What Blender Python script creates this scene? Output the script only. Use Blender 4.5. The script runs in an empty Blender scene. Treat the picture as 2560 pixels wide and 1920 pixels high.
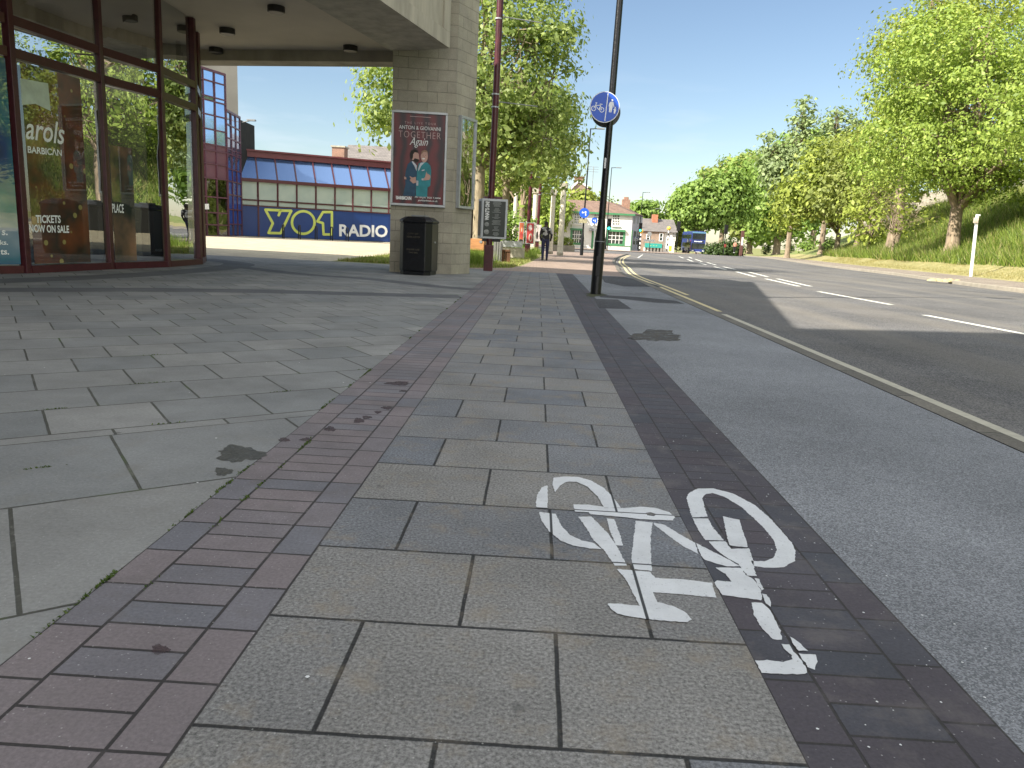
import bpy, math, random
import numpy as np
from mathutils import Vector, Matrix
from mathutils.geometry import tessellate_polygon
random.seed(7)
R_ = math.radians
sc = bpy.context.scene
COL = sc.collection
# ------------------------------------------------------------------ camera
FPX, PITCH, ROLL, YAW = 1873.46, 0.19578, 0.0503, -0.02363
CAM = Vector((0.678, -1.096, 0.883))
def _axes():
    cp, sp, cy, sy = math.cos(PITCH), math.sin(PITCH), math.cos(YAW), math.sin(YAW)
    F = Vector((sy*cp, cy*cp, -sp)); Rt = Vector((cy, -sy, 0)); U = Rt.cross(F)
    cr, sr = math.cos(ROLL), math.sin(ROLL)
    return F, Rt*cr + U*sr, U*cr - Rt*sr
F_, X_, U_ = _axes()
cam = bpy.data.cameras.new("camera"); co = bpy.data.objects.new("camera", cam); COL.objects.link(co)
cam.sensor_width = 36; cam.lens = FPX/2560*36; cam.clip_end = 6000; cam.clip_start = 0.05
co.matrix_world = Matrix(((X_.x, U_.x, -F_.x, CAM.x), (X_.y, U_.y, -F_.y, CAM.y), (X_.z, U_.z, -F_.z, CAM.z), (0, 0, 0, 1)))
sc.camera = co
# ------------------------------------------------------------------ light
SUN_EL, SAZ = R_(37), Vector((0.84, 0.545, 0)).normalized()   # shadows fall towards SAZ
w = bpy.data.worlds.new("World"); sc.world = w; w.use_nodes = True
nt = w.node_tree; bgn = nt.nodes["Background"]
sky = nt.nodes.new("ShaderNodeTexSky"); sky.sky_type = 'NISHITA'; sky.sun_disc = False
sky.sun_elevation = SUN_EL; sky.sun_rotation = math.atan2(-SAZ.x, -SAZ.y)
sky.air_density = 1.0; sky.dust_density = 0.4; sky.ozone_density = 1.0; sky.altitude = 20
tc = nt.nodes.new("ShaderNodeTexCoord"); mp = nt.nodes.new("ShaderNodeMapping"); mp.inputs['Scale'].default_value = (3, 3, 16)
nz = nt.nodes.new("ShaderNodeTexNoise"); nz.inputs['Scale'].default_value = 2.2; nz.inputs['Detail'].default_value = 6
rp = nt.nodes.new("ShaderNodeValToRGB"); rp.color_ramp.elements[0].position = 0.56; rp.color_ramp.elements[1].position = 0.74
sx = nt.nodes.new("ShaderNodeSeparateXYZ"); mr = nt.nodes.new("ShaderNodeMapRange")
mr.inputs[1].default_value = 0.03; mr.inputs[2].default_value = 0.22; mr.inputs[3].default_value = 0.45; mr.inputs[4].default_value = 0.0
mu = nt.nodes.new("ShaderNodeMath"); mu.operation = 'MULTIPLY'
mx = nt.nodes.new("ShaderNodeMixRGB"); mx.inputs['Color2'].default_value = (6.0, 6.6, 7.4, 1)
L = nt.links.new
L(tc.outputs['Generated'], mp.inputs[0]); L(mp.outputs[0], nz.inputs[0]); L(nz.outputs[0], rp.inputs[0])
L(tc.outputs['Generated'], sx.inputs[0]); L(sx.outputs[2], mr.inputs[0]); L(rp.outputs[0], mu.inputs[0]); L(mr.outputs[0], mu.inputs[1])
L(mu.outputs[0], mx.inputs[0]); L(sky.outputs[0], mx.inputs[1])
# unseen broken cloud added as fill light, behind the camera and overhead
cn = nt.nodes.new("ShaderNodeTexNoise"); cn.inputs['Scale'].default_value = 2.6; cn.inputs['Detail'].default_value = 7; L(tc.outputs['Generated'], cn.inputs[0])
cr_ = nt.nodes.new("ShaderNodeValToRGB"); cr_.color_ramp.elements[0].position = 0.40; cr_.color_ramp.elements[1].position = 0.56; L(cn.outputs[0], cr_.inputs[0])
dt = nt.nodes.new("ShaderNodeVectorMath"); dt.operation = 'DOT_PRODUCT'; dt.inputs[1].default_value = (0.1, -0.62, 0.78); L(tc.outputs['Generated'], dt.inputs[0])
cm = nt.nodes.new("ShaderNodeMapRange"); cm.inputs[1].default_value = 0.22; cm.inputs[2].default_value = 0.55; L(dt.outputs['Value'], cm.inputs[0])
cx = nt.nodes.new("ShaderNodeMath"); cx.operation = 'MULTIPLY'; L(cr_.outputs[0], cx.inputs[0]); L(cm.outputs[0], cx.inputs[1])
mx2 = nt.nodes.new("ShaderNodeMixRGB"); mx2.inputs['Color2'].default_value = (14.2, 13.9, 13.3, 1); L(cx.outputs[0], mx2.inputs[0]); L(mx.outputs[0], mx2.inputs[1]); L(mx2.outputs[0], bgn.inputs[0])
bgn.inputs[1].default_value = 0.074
sl = bpy.data.lights.new("sun", 'SUN'); sl.energy = 5.0; sl.angle = R_(0.5); sl.color = (1, 0.93, 0.80)
so = bpy.data.objects.new("sun", sl); COL.objects.link(so); so.location = (-20, -10, 40)
d = Vector((SAZ.x*math.cos(SUN_EL), SAZ.y*math.cos(SUN_EL), -math.sin(SUN_EL)))
so.rotation_euler = d.to_track_quat('-Z', 'Y').to_euler()
sc.view_settings.view_transform = 'Standard'; sc.view_settings.look = 'None'; sc.view_settings.exposure = 1.1; sc.view_settings.gamma = 1
sc.render.engine = 'CYCLES'; sc.cycles.max_bounces = 8; sc.cycles.transparent_max_bounces = 16

# ------------------------------------------------------------------ layout helpers (photo pixel -> place in the world)
def G(x, y):                      # height of the ground
    s = min(1, max(0, (x+5)/4.5)); s = s*s*(3-2*s)
    return s*(-0.0043*max(0, y-16) - 0.006*max(0, y-105))
def ray(px, py): return F_ + X_*((px-1280)/FPX) + U_*((960-py)/FPX)
def at(px, py, Y):
    d = ray(px, py); return CAM + d*((Y-CAM.y)/d.y)
def gz(px, py, z=0.0):
    d = ray(px, py); return CAM + d*((z-CAM.z)/d.z)
def gg(px, py, off=0.0):          # on the ground
    z = off
    for _ in range(25):
        d = ray(px, py)
        if d.z > -1e-3: d.z = -1e-3
        p = CAM + d*((z-CAM.z)/d.z); z = z*0.4 + 0.6*(G(p.x, p.y)+off)
    return p
def onp(px, py, P, N):
    d = ray(px, py); return CAM + d*((P-CAM).dot(N)/d.dot(N))
def gat(px, Y, off=0.0):          # ground under the picture column px at distance Y
    z = 0
    p = at(px, 600, Y); return Vector((p.x, Y, G(p.x, Y)+off))

# ------------------------------------------------------------------ materials
def newmat(name):
    m = bpy.data.materials.new(name); m.use_nodes = True; nt = m.node_tree
    return m, nt, nt.nodes["Principled BSDF"]
def N(nt, t, **k):
    n = nt.nodes.new(t)
    for a, b in k.items():
        if a in n.inputs: n.inputs[a].default_value = b
        else: setattr(n, a, b)
    return n
def c4(c): return (c[0], c[1], c[2], 1)
def M(name, col, rough=0.7, var=0.25, scale=3.0, metal=0.0, bump=0.0, bscale=60, col2=None, spec=0.5, world=False, detail=5, stretch=None):
    m, nt, b = newmat(name)
    b.inputs['Roughness'].default_value = rough; b.inputs['Metallic'].default_value = metal; b.inputs['Specular IOR Level'].default_value = spec
    t = N(nt, "ShaderNodeNewGeometry").outputs['Position'] if world else N(nt, "ShaderNodeTexCoord").outputs['Object']
    if stretch:
        q = N(nt, "ShaderNodeMapping"); q.inputs['Scale'].default_value = stretch; nt.links.new(t, q.inputs[0]); t = q.outputs[0]
    n = N(nt, "ShaderNodeTexNoise", Scale=scale, Detail=detail, Roughness=0.6); nt.links.new(t, n.inputs['Vector'])
    r = N(nt, "ShaderNodeValToRGB"); r.color_ramp.elements[0].position = 0.3; r.color_ramp.elements[1].position = 0.7
    a = col2 if col2 else tuple(c*(1-var) for c in col)
    e = col if col2 else tuple(min(1, c*(1+var)) for c in col)
    r.color_ramp.elements[0].color = c4(a); r.color_ramp.elements[1].color = c4(e)
    nt.links.new(n.outputs[0], r.inputs[0]); nt.links.new(r.outputs[0], b.inputs['Base Color'])
    if bump:
        n2 = N(nt, "ShaderNodeTexNoise", Scale=bscale, Detail=4); nt.links.new(t, n2.inputs['Vector'])
        bp = N(nt, "ShaderNodeBump", Strength=bump, Distance=0.02); nt.links.new(n2.outputs[0], bp.inputs['Height']); nt.links.new(bp.outputs[0], b.inputs['Normal'])
    return m
def brickmat(name, c1, c2, mortar, bw, rh, ms, rot=0, loc=(0, 0), offset=0.5, speck=0.25, sscale=140, patch=None, rough=0.8, vert=False, bump=0.6, freq=2, squash=1.0, smooth=0.3, bias=0.0, spk=(0.9, 0.88, 0.85), spka=0.0, moss=0.0, gum=0.0):
    m, nt, b = newmat(name); l = nt.links.new
    b.inputs['Roughness'].default_value = rough
    g = N(nt, "ShaderNodeNewGeometry").outputs['Position']
    if vert:
        s = N(nt, "ShaderNodeSeparateXYZ"); l(g, s.inputs[0]); ad = N(nt, "ShaderNodeMath", operation='ADD'); l(s.outputs[0], ad.inputs[0]); l(s.outputs[1], ad.inputs[1])
        cb = N(nt, "ShaderNodeCombineXYZ"); l(ad.outputs[0], cb.inputs[0]); l(s.outputs[2], cb.inputs[1]); vec = cb.outputs[0]
    else: vec = g
    mp = N(nt, "ShaderNodeMapping"); mp.inputs['Rotation'].default_value = (0, 0, -rot); mp.inputs['Location'].default_value = (loc[0], loc[1], 0); l(vec, mp.inputs[0])
    # slight waviness of the joints
    wn = N(nt, "ShaderNodeTexNoise", Scale=9.0, Detail=3); l(g, wn.inputs['Vector'])
    vm = N(nt, "ShaderNodeVectorMath", operation='MULTIPLY_ADD'); vm.inputs[1].default_value = (ms*0.7,)*3; l(wn.outputs['Color'], vm.inputs[0]); l(mp.outputs[0], vm.inputs[2])
    br = N(nt, "ShaderNodeTexBrick"); br.offset = offset; br.offset_frequency = freq; br.squash = squash
    for k, v in (('Color1', c4(c1)), ('Color2', c4(c2)), ('Mortar', c4(mortar)), ('Scale', 1), ('Mortar Size', ms), ('Mortar Smooth', smooth), ('Brick Width', bw), ('Row Height', rh), ('Bias', bias)): br.inputs[k].default_value = v
    l(vm.outputs[0], br.inputs[0])
    n = N(nt, "ShaderNodeTexNoise", Scale=sscale, Detail=3, Roughness=0.7); l(g, n.inputs['Vector'])
    mr = N(nt, "ShaderNodeMapRange"); mr.inputs[1].default_value = 0.3; mr.inputs[2].default_value = 0.7; mr.inputs[3].default_value = 1-speck; mr.inputs[4].default_value = 1+speck; l(n.outputs[0], mr.inputs[0])
    mm = N(nt, "ShaderNodeVectorMath", operation='SCALE'); l(br.outputs[0], mm.inputs[0]); l(mr.outputs[0], mm.inputs['Scale'])
    n3 = N(nt, "ShaderNodeTexNoise", Scale=1.6, Detail=5, Roughness=0.65); l(g, n3.inputs['Vector'])
    mr3 = N(nt, "ShaderNodeMapRange"); mr3.inputs[1].default_value = 0.3; mr3.inputs[2].default_value = 0.7; mr3.inputs[3].default_value = 0.78; mr3.inputs[4].default_value = 1.2; l(n3.outputs[0], mr3.inputs[0])
    m3 = N(nt, "ShaderNodeVectorMath", operation='SCALE'); l(mm.outputs[0], m3.inputs[0]); l(mr3.outputs[0], m3.inputs['Scale'])
    outc = m3.outputs[0]
    if patch:
        n4 = N(nt, "ShaderNodeTexNoise", Scale=6.0, Detail=6, Roughness=0.7); l(g, n4.inputs['Vector'])
        r4 = N(nt, "ShaderNodeMapRange"); r4.inputs[1].default_value = 0.52; r4.inputs[2].default_value = 0.68; r4.inputs[3].default_value = 0; r4.inputs[4].default_value = 0.55; l(n4.outputs[0], r4.inputs[0])
        x4 = N(nt, "ShaderNodeMixRGB"); x4.inputs['Color2'].default_value = c4(patch); l(r4.outputs[0], x4.inputs[0]); l(outc, x4.inputs[1]); outc = x4.outputs[0]
    if spka:
        v = N(nt, "ShaderNodeTexVoronoi", Scale=95.0); l(g, v.inputs['Vector'])
        r5 = N(nt, "ShaderNodeMapRange"); r5.inputs[1].default_value = 0.10; r5.inputs[2].default_value = 0.22; r5.inputs[3].default_value = spka; r5.inputs[4].default_value = 0; l(v.outputs['Distance'], r5.inputs[0])
        sp = N(nt, "ShaderNodeSeparateColor"); l(v.outputs['Color'], sp.inputs[0]); gt = N(nt, "ShaderNodeMath", operation='GREATER_THAN'); gt.inputs[1].default_value = 0.86; l(sp.outputs[0], gt.inputs[0])
        ml = N(nt, "ShaderNodeMath", operation='MULTIPLY'); l(r5.outputs[0], ml.inputs[0]); l(gt.outputs[0], ml.inputs[1])
        x5 = N(nt, "ShaderNodeMixRGB"); x5.inputs['Color2'].default_value = c4(spk); l(ml.outputs[0], x5.inputs[0]); l(outc, x5.inputs[1]); outc = x5.outputs[0]
    if moss:
        n6 = N(nt, "ShaderNodeTexNoise", Scale=2.3, Detail=4); l(g, n6.inputs['Vector'])
        r6 = N(nt, "ShaderNodeMapRange"); r6.inputs[1].default_value = 0.56; r6.inputs[2].default_value = 0.66; r6.inputs[3].default_value = 0; r6.inputs[4].default_value = moss; l(n6.outputs[0], r6.inputs[0])
        ml = N(nt, "ShaderNodeMath", operation='MULTIPLY'); l(r6.outputs[0], ml.inputs[0]); l(br.outputs['Fac'], ml.inputs[1])
        x6 = N(nt, "ShaderNodeMixRGB"); x6.inputs['Color2'].default_value = (0.07, 0.11, 0.03, 1); l(ml.outputs[0], x6.inputs[0]); l(outc, x6.inputs[1]); outc = x6.outputs[0]
    if gum:
        vg = N(nt, "ShaderNodeTexVoronoi", Scale=4.2); l(g, vg.inputs['Vector'])
        wq = N(nt, "ShaderNodeTexNoise", Scale=40.0, Detail=2); l(g, wq.inputs['Vector'])
        aq = N(nt, "ShaderNodeMath", operation='MULTIPLY_ADD'); aq.inputs[1].default_value = 0.10; l(wq.outputs[0], aq.inputs[0]); l(vg.outputs['Distance'], aq.inputs[2])
        rg = N(nt, "ShaderNodeMapRange"); rg.inputs[1].default_value = 0.10; rg.inputs[2].default_value = 0.13; rg.inputs[3].default_value = gum; rg.inputs[4].default_value = 0; l(aq.outputs[0], rg.inputs[0])
        sg_ = N(nt, "ShaderNodeSeparateColor"); l(vg.outputs['Color'], sg_.inputs[0]); g1_ = N(nt, "ShaderNodeMath", operation='GREATER_THAN'); g1_.inputs[1].default_value = 0.72; l(sg_.outputs[1], g1_.inputs[0])
        mg = N(nt, "ShaderNodeMath", operation='MULTIPLY'); l(rg.outputs[0], mg.inputs[0]); l(g1_.outputs[0], mg.inputs[1])
        xg = N(nt, "ShaderNodeMixRGB"); xg.inputs['Color2'].default_value = (0.07, 0.07, 0.068, 1); l(mg.outputs[0], xg.inputs[0]); l(outc, xg.inputs[1]); outc = xg.outputs[0]
        ng = N(nt, "ShaderNodeTexNoise", Scale=0.9, Detail=8, Roughness=0.72); l(g, ng.inputs['Vector'])
        rn = N(nt, "ShaderNodeMapRange"); rn.inputs[1].default_value = 0.50; rn.inputs[2].default_value = 0.72; rn.inputs[3].default_value = 0; rn.inputs[4].default_value = 0.45; l(ng.outputs[0], rn.inputs[0])
        xn = N(nt, "ShaderNodeMixRGB", blend_type='MULTIPLY'); xn.inputs['Color2'].default_value = (0.62, 0.60, 0.55, 1); l(rn.outputs[0], xn.inputs[0]); l(outc, xn.inputs[1]); outc = xn.outputs[0]
    l(outc, b.inputs['Base Color'])
    hm = N(nt, "ShaderNodeMath", operation='MULTIPLY_ADD'); hm.inputs[1].default_value = -1.0; l(br.outputs['Fac'], hm.inputs[0])
    n2 = N(nt, "ShaderNodeMath", operation='MULTIPLY'); n2.inputs[1].default_value = 0.35; l(n.outputs[0], n2.inputs[0]); l(n2.outputs[0], hm.inputs[2])
    bp = N(nt, "ShaderNodeBump", Strength=bump, Distance=0.006); l(hm.outputs[0], bp.inputs['Height']); l(bp.outputs[0], b.inputs['Normal'])
    return m
def asphalt(name, c, spk, amt=0.5, scale=130, tint=None):
    m, nt, b = newmat(name); l = nt.links.new; b.inputs['Roughness'].default_value = 0.9; b.inputs['Specular IOR Level'].default_value = 0.25
    g = N(nt, "ShaderNodeNewGeometry").outputs['Position']
    v = N(nt, "ShaderNodeTexVoronoi", Scale=scale); l(g, v.inputs['Vector'])
    sp = N(nt, "ShaderNodeSeparateColor"); l(v.outputs['Color'], sp.inputs[0])
    r = N(nt, "ShaderNodeValToRGB"); r.color_ramp.elements[0].position = 0.2; r.color_ramp.elements[1].position = 0.95
    r.color_ramp.elements[0].color = c4(tuple(x*(1-amt) for x in c)); r.color_ramp.elements[1].color = c4(spk); l(sp.outputs[0], r.inputs[0])
    n = N(nt, "ShaderNodeTexNoise", Scale=0.55, Detail=7, Roughness=0.65); l(g, n.inputs['Vector'])
    mr = N(nt, "ShaderNodeMapRange"); mr.inputs[1].default_value = 0.3; mr.inputs[2].default_value = 0.7; mr.inputs[3].default_value = 0.75; mr.inputs[4].default_value = 1.25; l(n.outputs[0], mr.inputs[0])
    s = N(nt, "ShaderNodeVectorMath", operation='SCALE'); l(r.outputs[0], s.inputs[0]); l(mr.outputs[0], s.inputs['Scale'])
    o = s.outputs[0]
    if tint:
        q = N(nt, "ShaderNodeMapping"); q.inputs['Scale'].default_value = (1.1, 0.06, 1); l(g, q.inputs[0])
        n4 = N(nt, "ShaderNodeTexNoise", Scale=1.0, Detail=4); l(q.outputs[0], n4.inputs['Vector'])
        r4 = N(nt, "ShaderNodeMapRange"); r4.inputs[1].default_value = 0.45; r4.inputs[2].default_value = 0.7; r4.inputs[4].default_value = 0.5; l(n4.outputs[0], r4.inputs[0])
        x4 = N(nt, "ShaderNodeMixRGB"); x4.inputs['Color2'].default_value = c4(tint); l(r4.outputs[0], x4.inputs[0]); l(o, x4.inputs[1]); o = x4.outputs[0]
    l(o, b.inputs['Base Color'])
    bp = N(nt, "ShaderNodeBump", Strength=0.6, Distance=0.006); l(sp.outputs[0], bp.inputs['Height']); l(bp.outputs[0], b.inputs['Normal'])
    return m
def leafmat(name, a, bcol, trans=0.36):
    m = bpy.data.materials.new(name); m.use_nodes = True; nt = m.node_tree; nt.nodes.clear(); l = nt.links.new
    o = N(nt, "ShaderNodeOutputMaterial"); g = N(nt, "ShaderNodeNewGeometry")
    r = N(nt, "ShaderNodeValToRGB"); r.color_ramp.elements[0].color = c4(a); r.color_ramp.elements[1].color = c4(bcol); l(g.outputs['Random Per Island'], r.inputs[0])
    p = N(nt, "ShaderNodeBsdfPrincipled"); p.inputs['Roughness'].default_value = 0.5; p.inputs['Specular IOR Level'].default_value = 0.35; l(r.outputs[0], p.inputs['Base Color'])
    t = N(nt, "ShaderNodeBsdfTranslucent"); hs = N(nt, "ShaderNodeVectorMath", operation='MULTIPLY'); hs.inputs[1].default_value = (1.12, 1.15, 0.65); l(r.outputs[0], hs.inputs[0]); l(hs.outputs[0], t.inputs[0])
    x = N(nt, "ShaderNodeMixShader"); x.inputs[0].default_value = trans; l(p.outputs[0], x.inputs[1]); l(t.outputs[0], x.inputs[2]); l(x.outputs[0], o.inputs[0])
    return m
def glassmat(name, tint, refl=0.35, rough=0.0, wave=0.02, wscale=1.5, body=0.0):
    m = bpy.data.materials.new(name); m.use_nodes = True; nt = m.node_tree; nt.nodes.clear(); l = nt.links.new
    o = N(nt, "ShaderNodeOutputMaterial"); t = N(nt, "ShaderNodeBsdfTransparent"); t.inputs[0].default_value = c4(tint)
    gl = N(nt, "ShaderNodeBsdfGlossy"); gl.inputs['Roughness'].default_value = rough; gl.inputs[0].default_value = (0.92, 0.95, 0.98, 1)
    f = N(nt, "ShaderNodeLayerWeight"); f.inputs[0].default_value = 0.35
    mr = N(nt, "ShaderNodeMapRange"); mr.inputs[3].default_value = refl; mr.inputs[4].default_value = 1.0; l(f.outputs['Fresnel'], mr.inputs[0])
    n = N(nt, "ShaderNodeTexNoise", Scale=wscale, Detail=1); tcn = N(nt, "ShaderNodeTexCoord"); l(tcn.outputs['Object'], n.inputs['Vector'])
    bp = N(nt, "ShaderNodeBump", Strength=1.0, Distance=wave); l(n.outputs[0], bp.inputs['Height']); l(bp.outputs[0], gl.inputs['Normal'])
    x = N(nt, "ShaderNodeMixShader"); l(mr.outputs[0], x.inputs[0]); l(t.outputs[0], x.inputs[1]); l(gl.outputs[0], x.inputs[2]); l(x.outputs[0], o.inputs[0])
    return m
def emis(name, c, s):
    m, nt, b = newmat(name); b.inputs['Base Color'].default_value = c4(c); b.inputs['Emission Color'].default_value = c4(c); b.inputs['Emission Strength'].default_value = s; return m

m_redframe = M("dark_red_paint", (0.075, 0.018, 0.024), 0.35, 0.2, 8, spec=0.5)
m_redpole = M("red_pole_paint", (0.065, 0.010, 0.016), 0.35, 0.35, 6, bump=0.1)
m_black = M("black_paint", (0.004, 0.005, 0.008), 0.35, 0.4, 12, bump=0.15, bscale=25)
m_blackmatt = M("black_plastic", (0.008, 0.008, 0.010), 0.45, 0.3, 6)
m_conc = M("board_marked_concrete", (0.40, 0.37, 0.30), 0.9, 0.22, 2.4, bump=0.3, bscale=40, world=True, stretch=(1.6, 1.6, 0.3), detail=8)
m_conc2 = M("weathered_concrete", (0.34, 0.31, 0.25), 0.9, 0.35, 1.1, bump=0.4, bscale=30, world=True, stretch=(1, 1, 0.6))
m_ceil = M("soffit_board", (0.56, 0.50, 0.41), 0.9, 0.08, 1.0, world=True)
m_alu = M("grey_metal_frame", (0.42, 0.44, 0.46), 0.4, 0.1, 10, metal=0.3)
m_white = M("white_paint", (0.80, 0.80, 0.78), 0.5, 0.05, 4)
m_whitetext = M("white_lettering", (0.75, 0.76, 0.76), 0.6, 0.05, 4)
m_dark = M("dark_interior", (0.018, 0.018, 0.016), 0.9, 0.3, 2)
m_grey = M("mid_grey_metal", (0.22, 0.23, 0.24), 0.5, 0.2, 6)
m_bark = M("grey_brown_bark", (0.24, 0.185, 0.13), 0.95, 0.5, 6, bump=1.0, bscale=14, stretch=(1, 1, 0.25))
m_planebark = M("pale_flaking_plane_bark", (0.34, 0.29, 0.20), 0.9, 0.5, 5, bump=0.5, bscale=14, stretch=(1, 1, 0.4), col2=(0.12, 0.09, 0.055))
m_wood = M("orange_timber", (0.42, 0.20, 0.08), 0.7, 0.25, 4, stretch=(1, 1, 8))
m_brownwood = M("brown_timber", (0.12, 0.055, 0.025), 0.8, 0.3, 4)
m_brick = brickmat("red_brickwork", (0.34, 0.15, 0.09), (0.25, 0.10, 0.06), (0.30, 0.26, 0.22), 0.225, 0.075, 0.012, vert=True, sscale=30)
m_tanbrick = brickmat("buff_brickwork", (0.34, 0.22, 0.16), (0.27, 0.17, 0.12), (0.30, 0.26, 0.22), 0.225, 0.075, 0.012, vert=True, sscale=30)
m_tiles = brickmat("clay_roof_tiles", (0.25, 0.165, 0.125), (0.19, 0.12, 0.095), (0.10, 0.07, 0.055), 0.25, 0.16, 0.015, vert=True, sscale=20)
m_slate = brickmat("grey_roof_slates", (0.20, 0.18, 0.17), (0.16, 0.145, 0.14), (0.09, 0.085, 0.08), 0.3, 0.2, 0.015, vert=True, sscale=20)
m_skin = M("skin", (0.42, 0.24, 0.17), 0.6, 0.1, 10)
m_green = M("green_gloss_paint", (0.06, 0.22, 0.10), 0.4, 0.15, 6)
m_render = M("white_render", (0.74, 0.73, 0.69), 0.85, 0.06, 1.5)

# ------------------------------------------------------------------ mesh builder
class MB:
    def __init__(s): s.v = []; s.f = []; s.m = []
    def add(s, vs, fs, mi=0):
        o = len(s.v); s.v += [tuple(v) for v in vs]; s.f += [tuple(i+o for i in f) for f in fs]; s.m += [mi]*len(fs); return s
    def box(s, a, b, mi=0, M4=None):
        x0, y0, z0 = a; x1, y1, z1 = b
        v = [Vector(p) for p in ((x0, y0, z0), (x1, y0, z0), (x1, y1, z0), (x0, y1, z0), (x0, y0, z1), (x1, y0, z1), (x1, y1, z1), (x0, y1, z1))]
        if M4 is not None: v = [M4 @ p for p in v]
        return s.add(v, ((0, 3, 2, 1), (4, 5, 6, 7), (0, 1, 5, 4), (1, 2, 6, 5), (2, 3, 7, 6), (3, 0, 4, 7)), mi)
    def prism(s, poly, z0, z1, mi=0):
        n = len(poly); a = [(p[0], p[1], z0) for p in poly]; b = [(p[0], p[1], z1) for p in poly]
        return s.add(a+b, [tuple(range(n))[::-1], tuple(range(n, 2*n))] + [(i, (i+1) % n, n+(i+1) % n, n+i) for i in range(n)], mi)
    def slab(s, quad, n, t, mi=0):       # polygon in 3D extruded by t along n
        k = len(quad); q = [Vector(p) for p in quad]; r = [p+n*t for p in q]
        return s.add(q+r, [tuple(range(k))[::-1], tuple(range(k, 2*k))] + [(i, (i+1) % k, k+(i+1) % k, k+i) for i in range(k)], mi)
    def beam(s, a, b, wd, ht, up=Vector((0, 0, 1)), mi=0):
        a = Vector(a); b = Vector(b); d = (b-a).normalized(); sd = d.cross(up)
        if sd.length < 1e-4: sd = d.cross(Vector((0, 1, 0)))
        sd.normalize(); u = sd.cross(d); c = [sd*wd/2+u*ht/2, -sd*wd/2+u*ht/2, -sd*wd/2-u*ht/2, sd*wd/2-u*ht/2]
        return s.add([a+q for q in c]+[b+q for q in c], [(0, 1, 2, 3), (7, 6, 5, 4)] + [(i, 4+i, 4+(i+1) % 4, (i+1) % 4) for i in range(4)], mi)
    def tube(s, pts, rad, n=10, mi=0, caps=True):
        pts = [Vector(p) for p in pts]
        if not hasattr(rad, '__len__'): rad = [rad]*len(pts)
        vs = []; ref = Vector((0.31, 0.9, 0.2)).normalized()
        for i, p in enumerate(pts):
            t = (pts[min(i+1, len(pts)-1)]-pts[max(i-1, 0)]).normalized()
            a = t.cross(ref); a = a.normalized() if a.length > 1e-3 else Vector((1, 0, 0)); b = t.cross(a)
            for k in range(n):
                th = 2*math.pi*k/n; vs.append(p+(a*math.cos(th)+b*math.sin(th))*rad[i])
        fs = [(i*n+k, i*n+(k+1) % n, (i+1)*n+(k+1) % n, (i+1)*n+k) for i in range(len(pts)-1) for k in range(n)]
        if caps: fs += [tuple(range(n))[::-1], tuple(range((len(pts)-1)*n, len(pts)*n))]
        return s.add(vs, fs, mi)
    def lathe(s, c, prof, n=24, mi=0, axis=None):
        vs = []; c = Vector(c); Q = Vector((0, 0, 1)).rotation_difference(axis).to_matrix() if axis is not None else Matrix.Identity(3)
        for r, z in prof:
            for k in range(n):
                th = 2*math.pi*k/n; vs.append(c+Q @ Vector((r*math.cos(th), r*math.sin(th), z)))
        fs = [(i*n+k, i*n+(k+1) % n, (i+1)*n+(k+1) % n, (i+1)*n+k) for i in range(len(prof)-1) for k in range(n)]
        fs += [tuple(range(n))[::-1], tuple(range((len(prof)-1)*n, len(prof)*n))]
        return s.add(vs, fs, mi)
    def flat(s, poly, holes=(), mi=0):   # planar polygon, concave allowed
        poly = [Vector(p) for p in poly]; t = tessellate_polygon([poly]+[list(h) for h in holes])
        return s.add(poly+[Vector(p) for h in holes for p in h], t, mi)
    def build(s, name, mat, parent=None, loc=None, smooth=False, bevel=0):
        root = None
        if parent is not None:
            root = parent
            while root.parent: root = root.parent
            off = root.location
        else: off = Vector(loc) if loc is not None else Vector((0, 0, 0))
        me = bpy.data.meshes.new(name); me.from_pydata([(v[0]-off.x, v[1]-off.y, v[2]-off.z) for v in s.v], [], s.f)
        for m in (mat if isinstance(mat, (list, tuple)) else [mat]): me.materials.append(m)
        me.polygons.foreach_set('material_index', s.m)
        if smooth: me.polygons.foreach_set('use_smooth', [True]*len(s.f))
        me.update(); o = bpy.data.objects.new(name, me); COL.objects.link(o)
        if parent is not None: o.parent = parent
        else: o.location = off
        if bevel:
            b = o.modifiers.new('bevel', 'BEVEL'); b.width = bevel; b.segments = 2; b.limit_method = 'ANGLE'; b.angle_limit = R_(40)
        if smooth:
            try: me.set_sharp_from_angle(angle=R_(40))
            except Exception: pass
        return o
def npmesh(name, V, Fq, mats, off, parent=None, mi=None, nv=4):
    V = np.asarray(V, dtype=np.float32) - np.array(off, dtype=np.float32)
    me = bpy.data.meshes.new(name); n = len(V); k = len(Fq)
    me.vertices.add(n); me.vertices.foreach_set('co', V.ravel())
    me.loops.add(k*nv); me.loops.foreach_set('vertex_index', np.asarray(Fq, dtype=np.int32).ravel())
    me.polygons.add(k); me.polygons.foreach_set('loop_start', np.arange(0, k*nv, nv, dtype=np.int32))
    for m in mats: me.materials.append(m)
    if mi is not None: me.polygons.foreach_set('material_index', np.asarray(mi, dtype=np.int32))
    me.update(calc_edges=True); o = bpy.data.objects.new(name, me); COL.objects.link(o)
    if parent is not None: o.parent = parent
    else: o.location = off
    return o
def tag(o, label=None, cat=None, group=None, kind=None):
    if label: o['label'] = label
    if cat: o['category'] = cat
    if group: o['group'] = group
    if kind: o['kind'] = kind
    return o
def thing(name, label, cat, loc, group=None):
    o = bpy.data.objects.new(name, None); COL.objects.link(o); o.location = loc; o.empty_display_size = 0.2
    return tag(o, label, cat, group)
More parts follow.
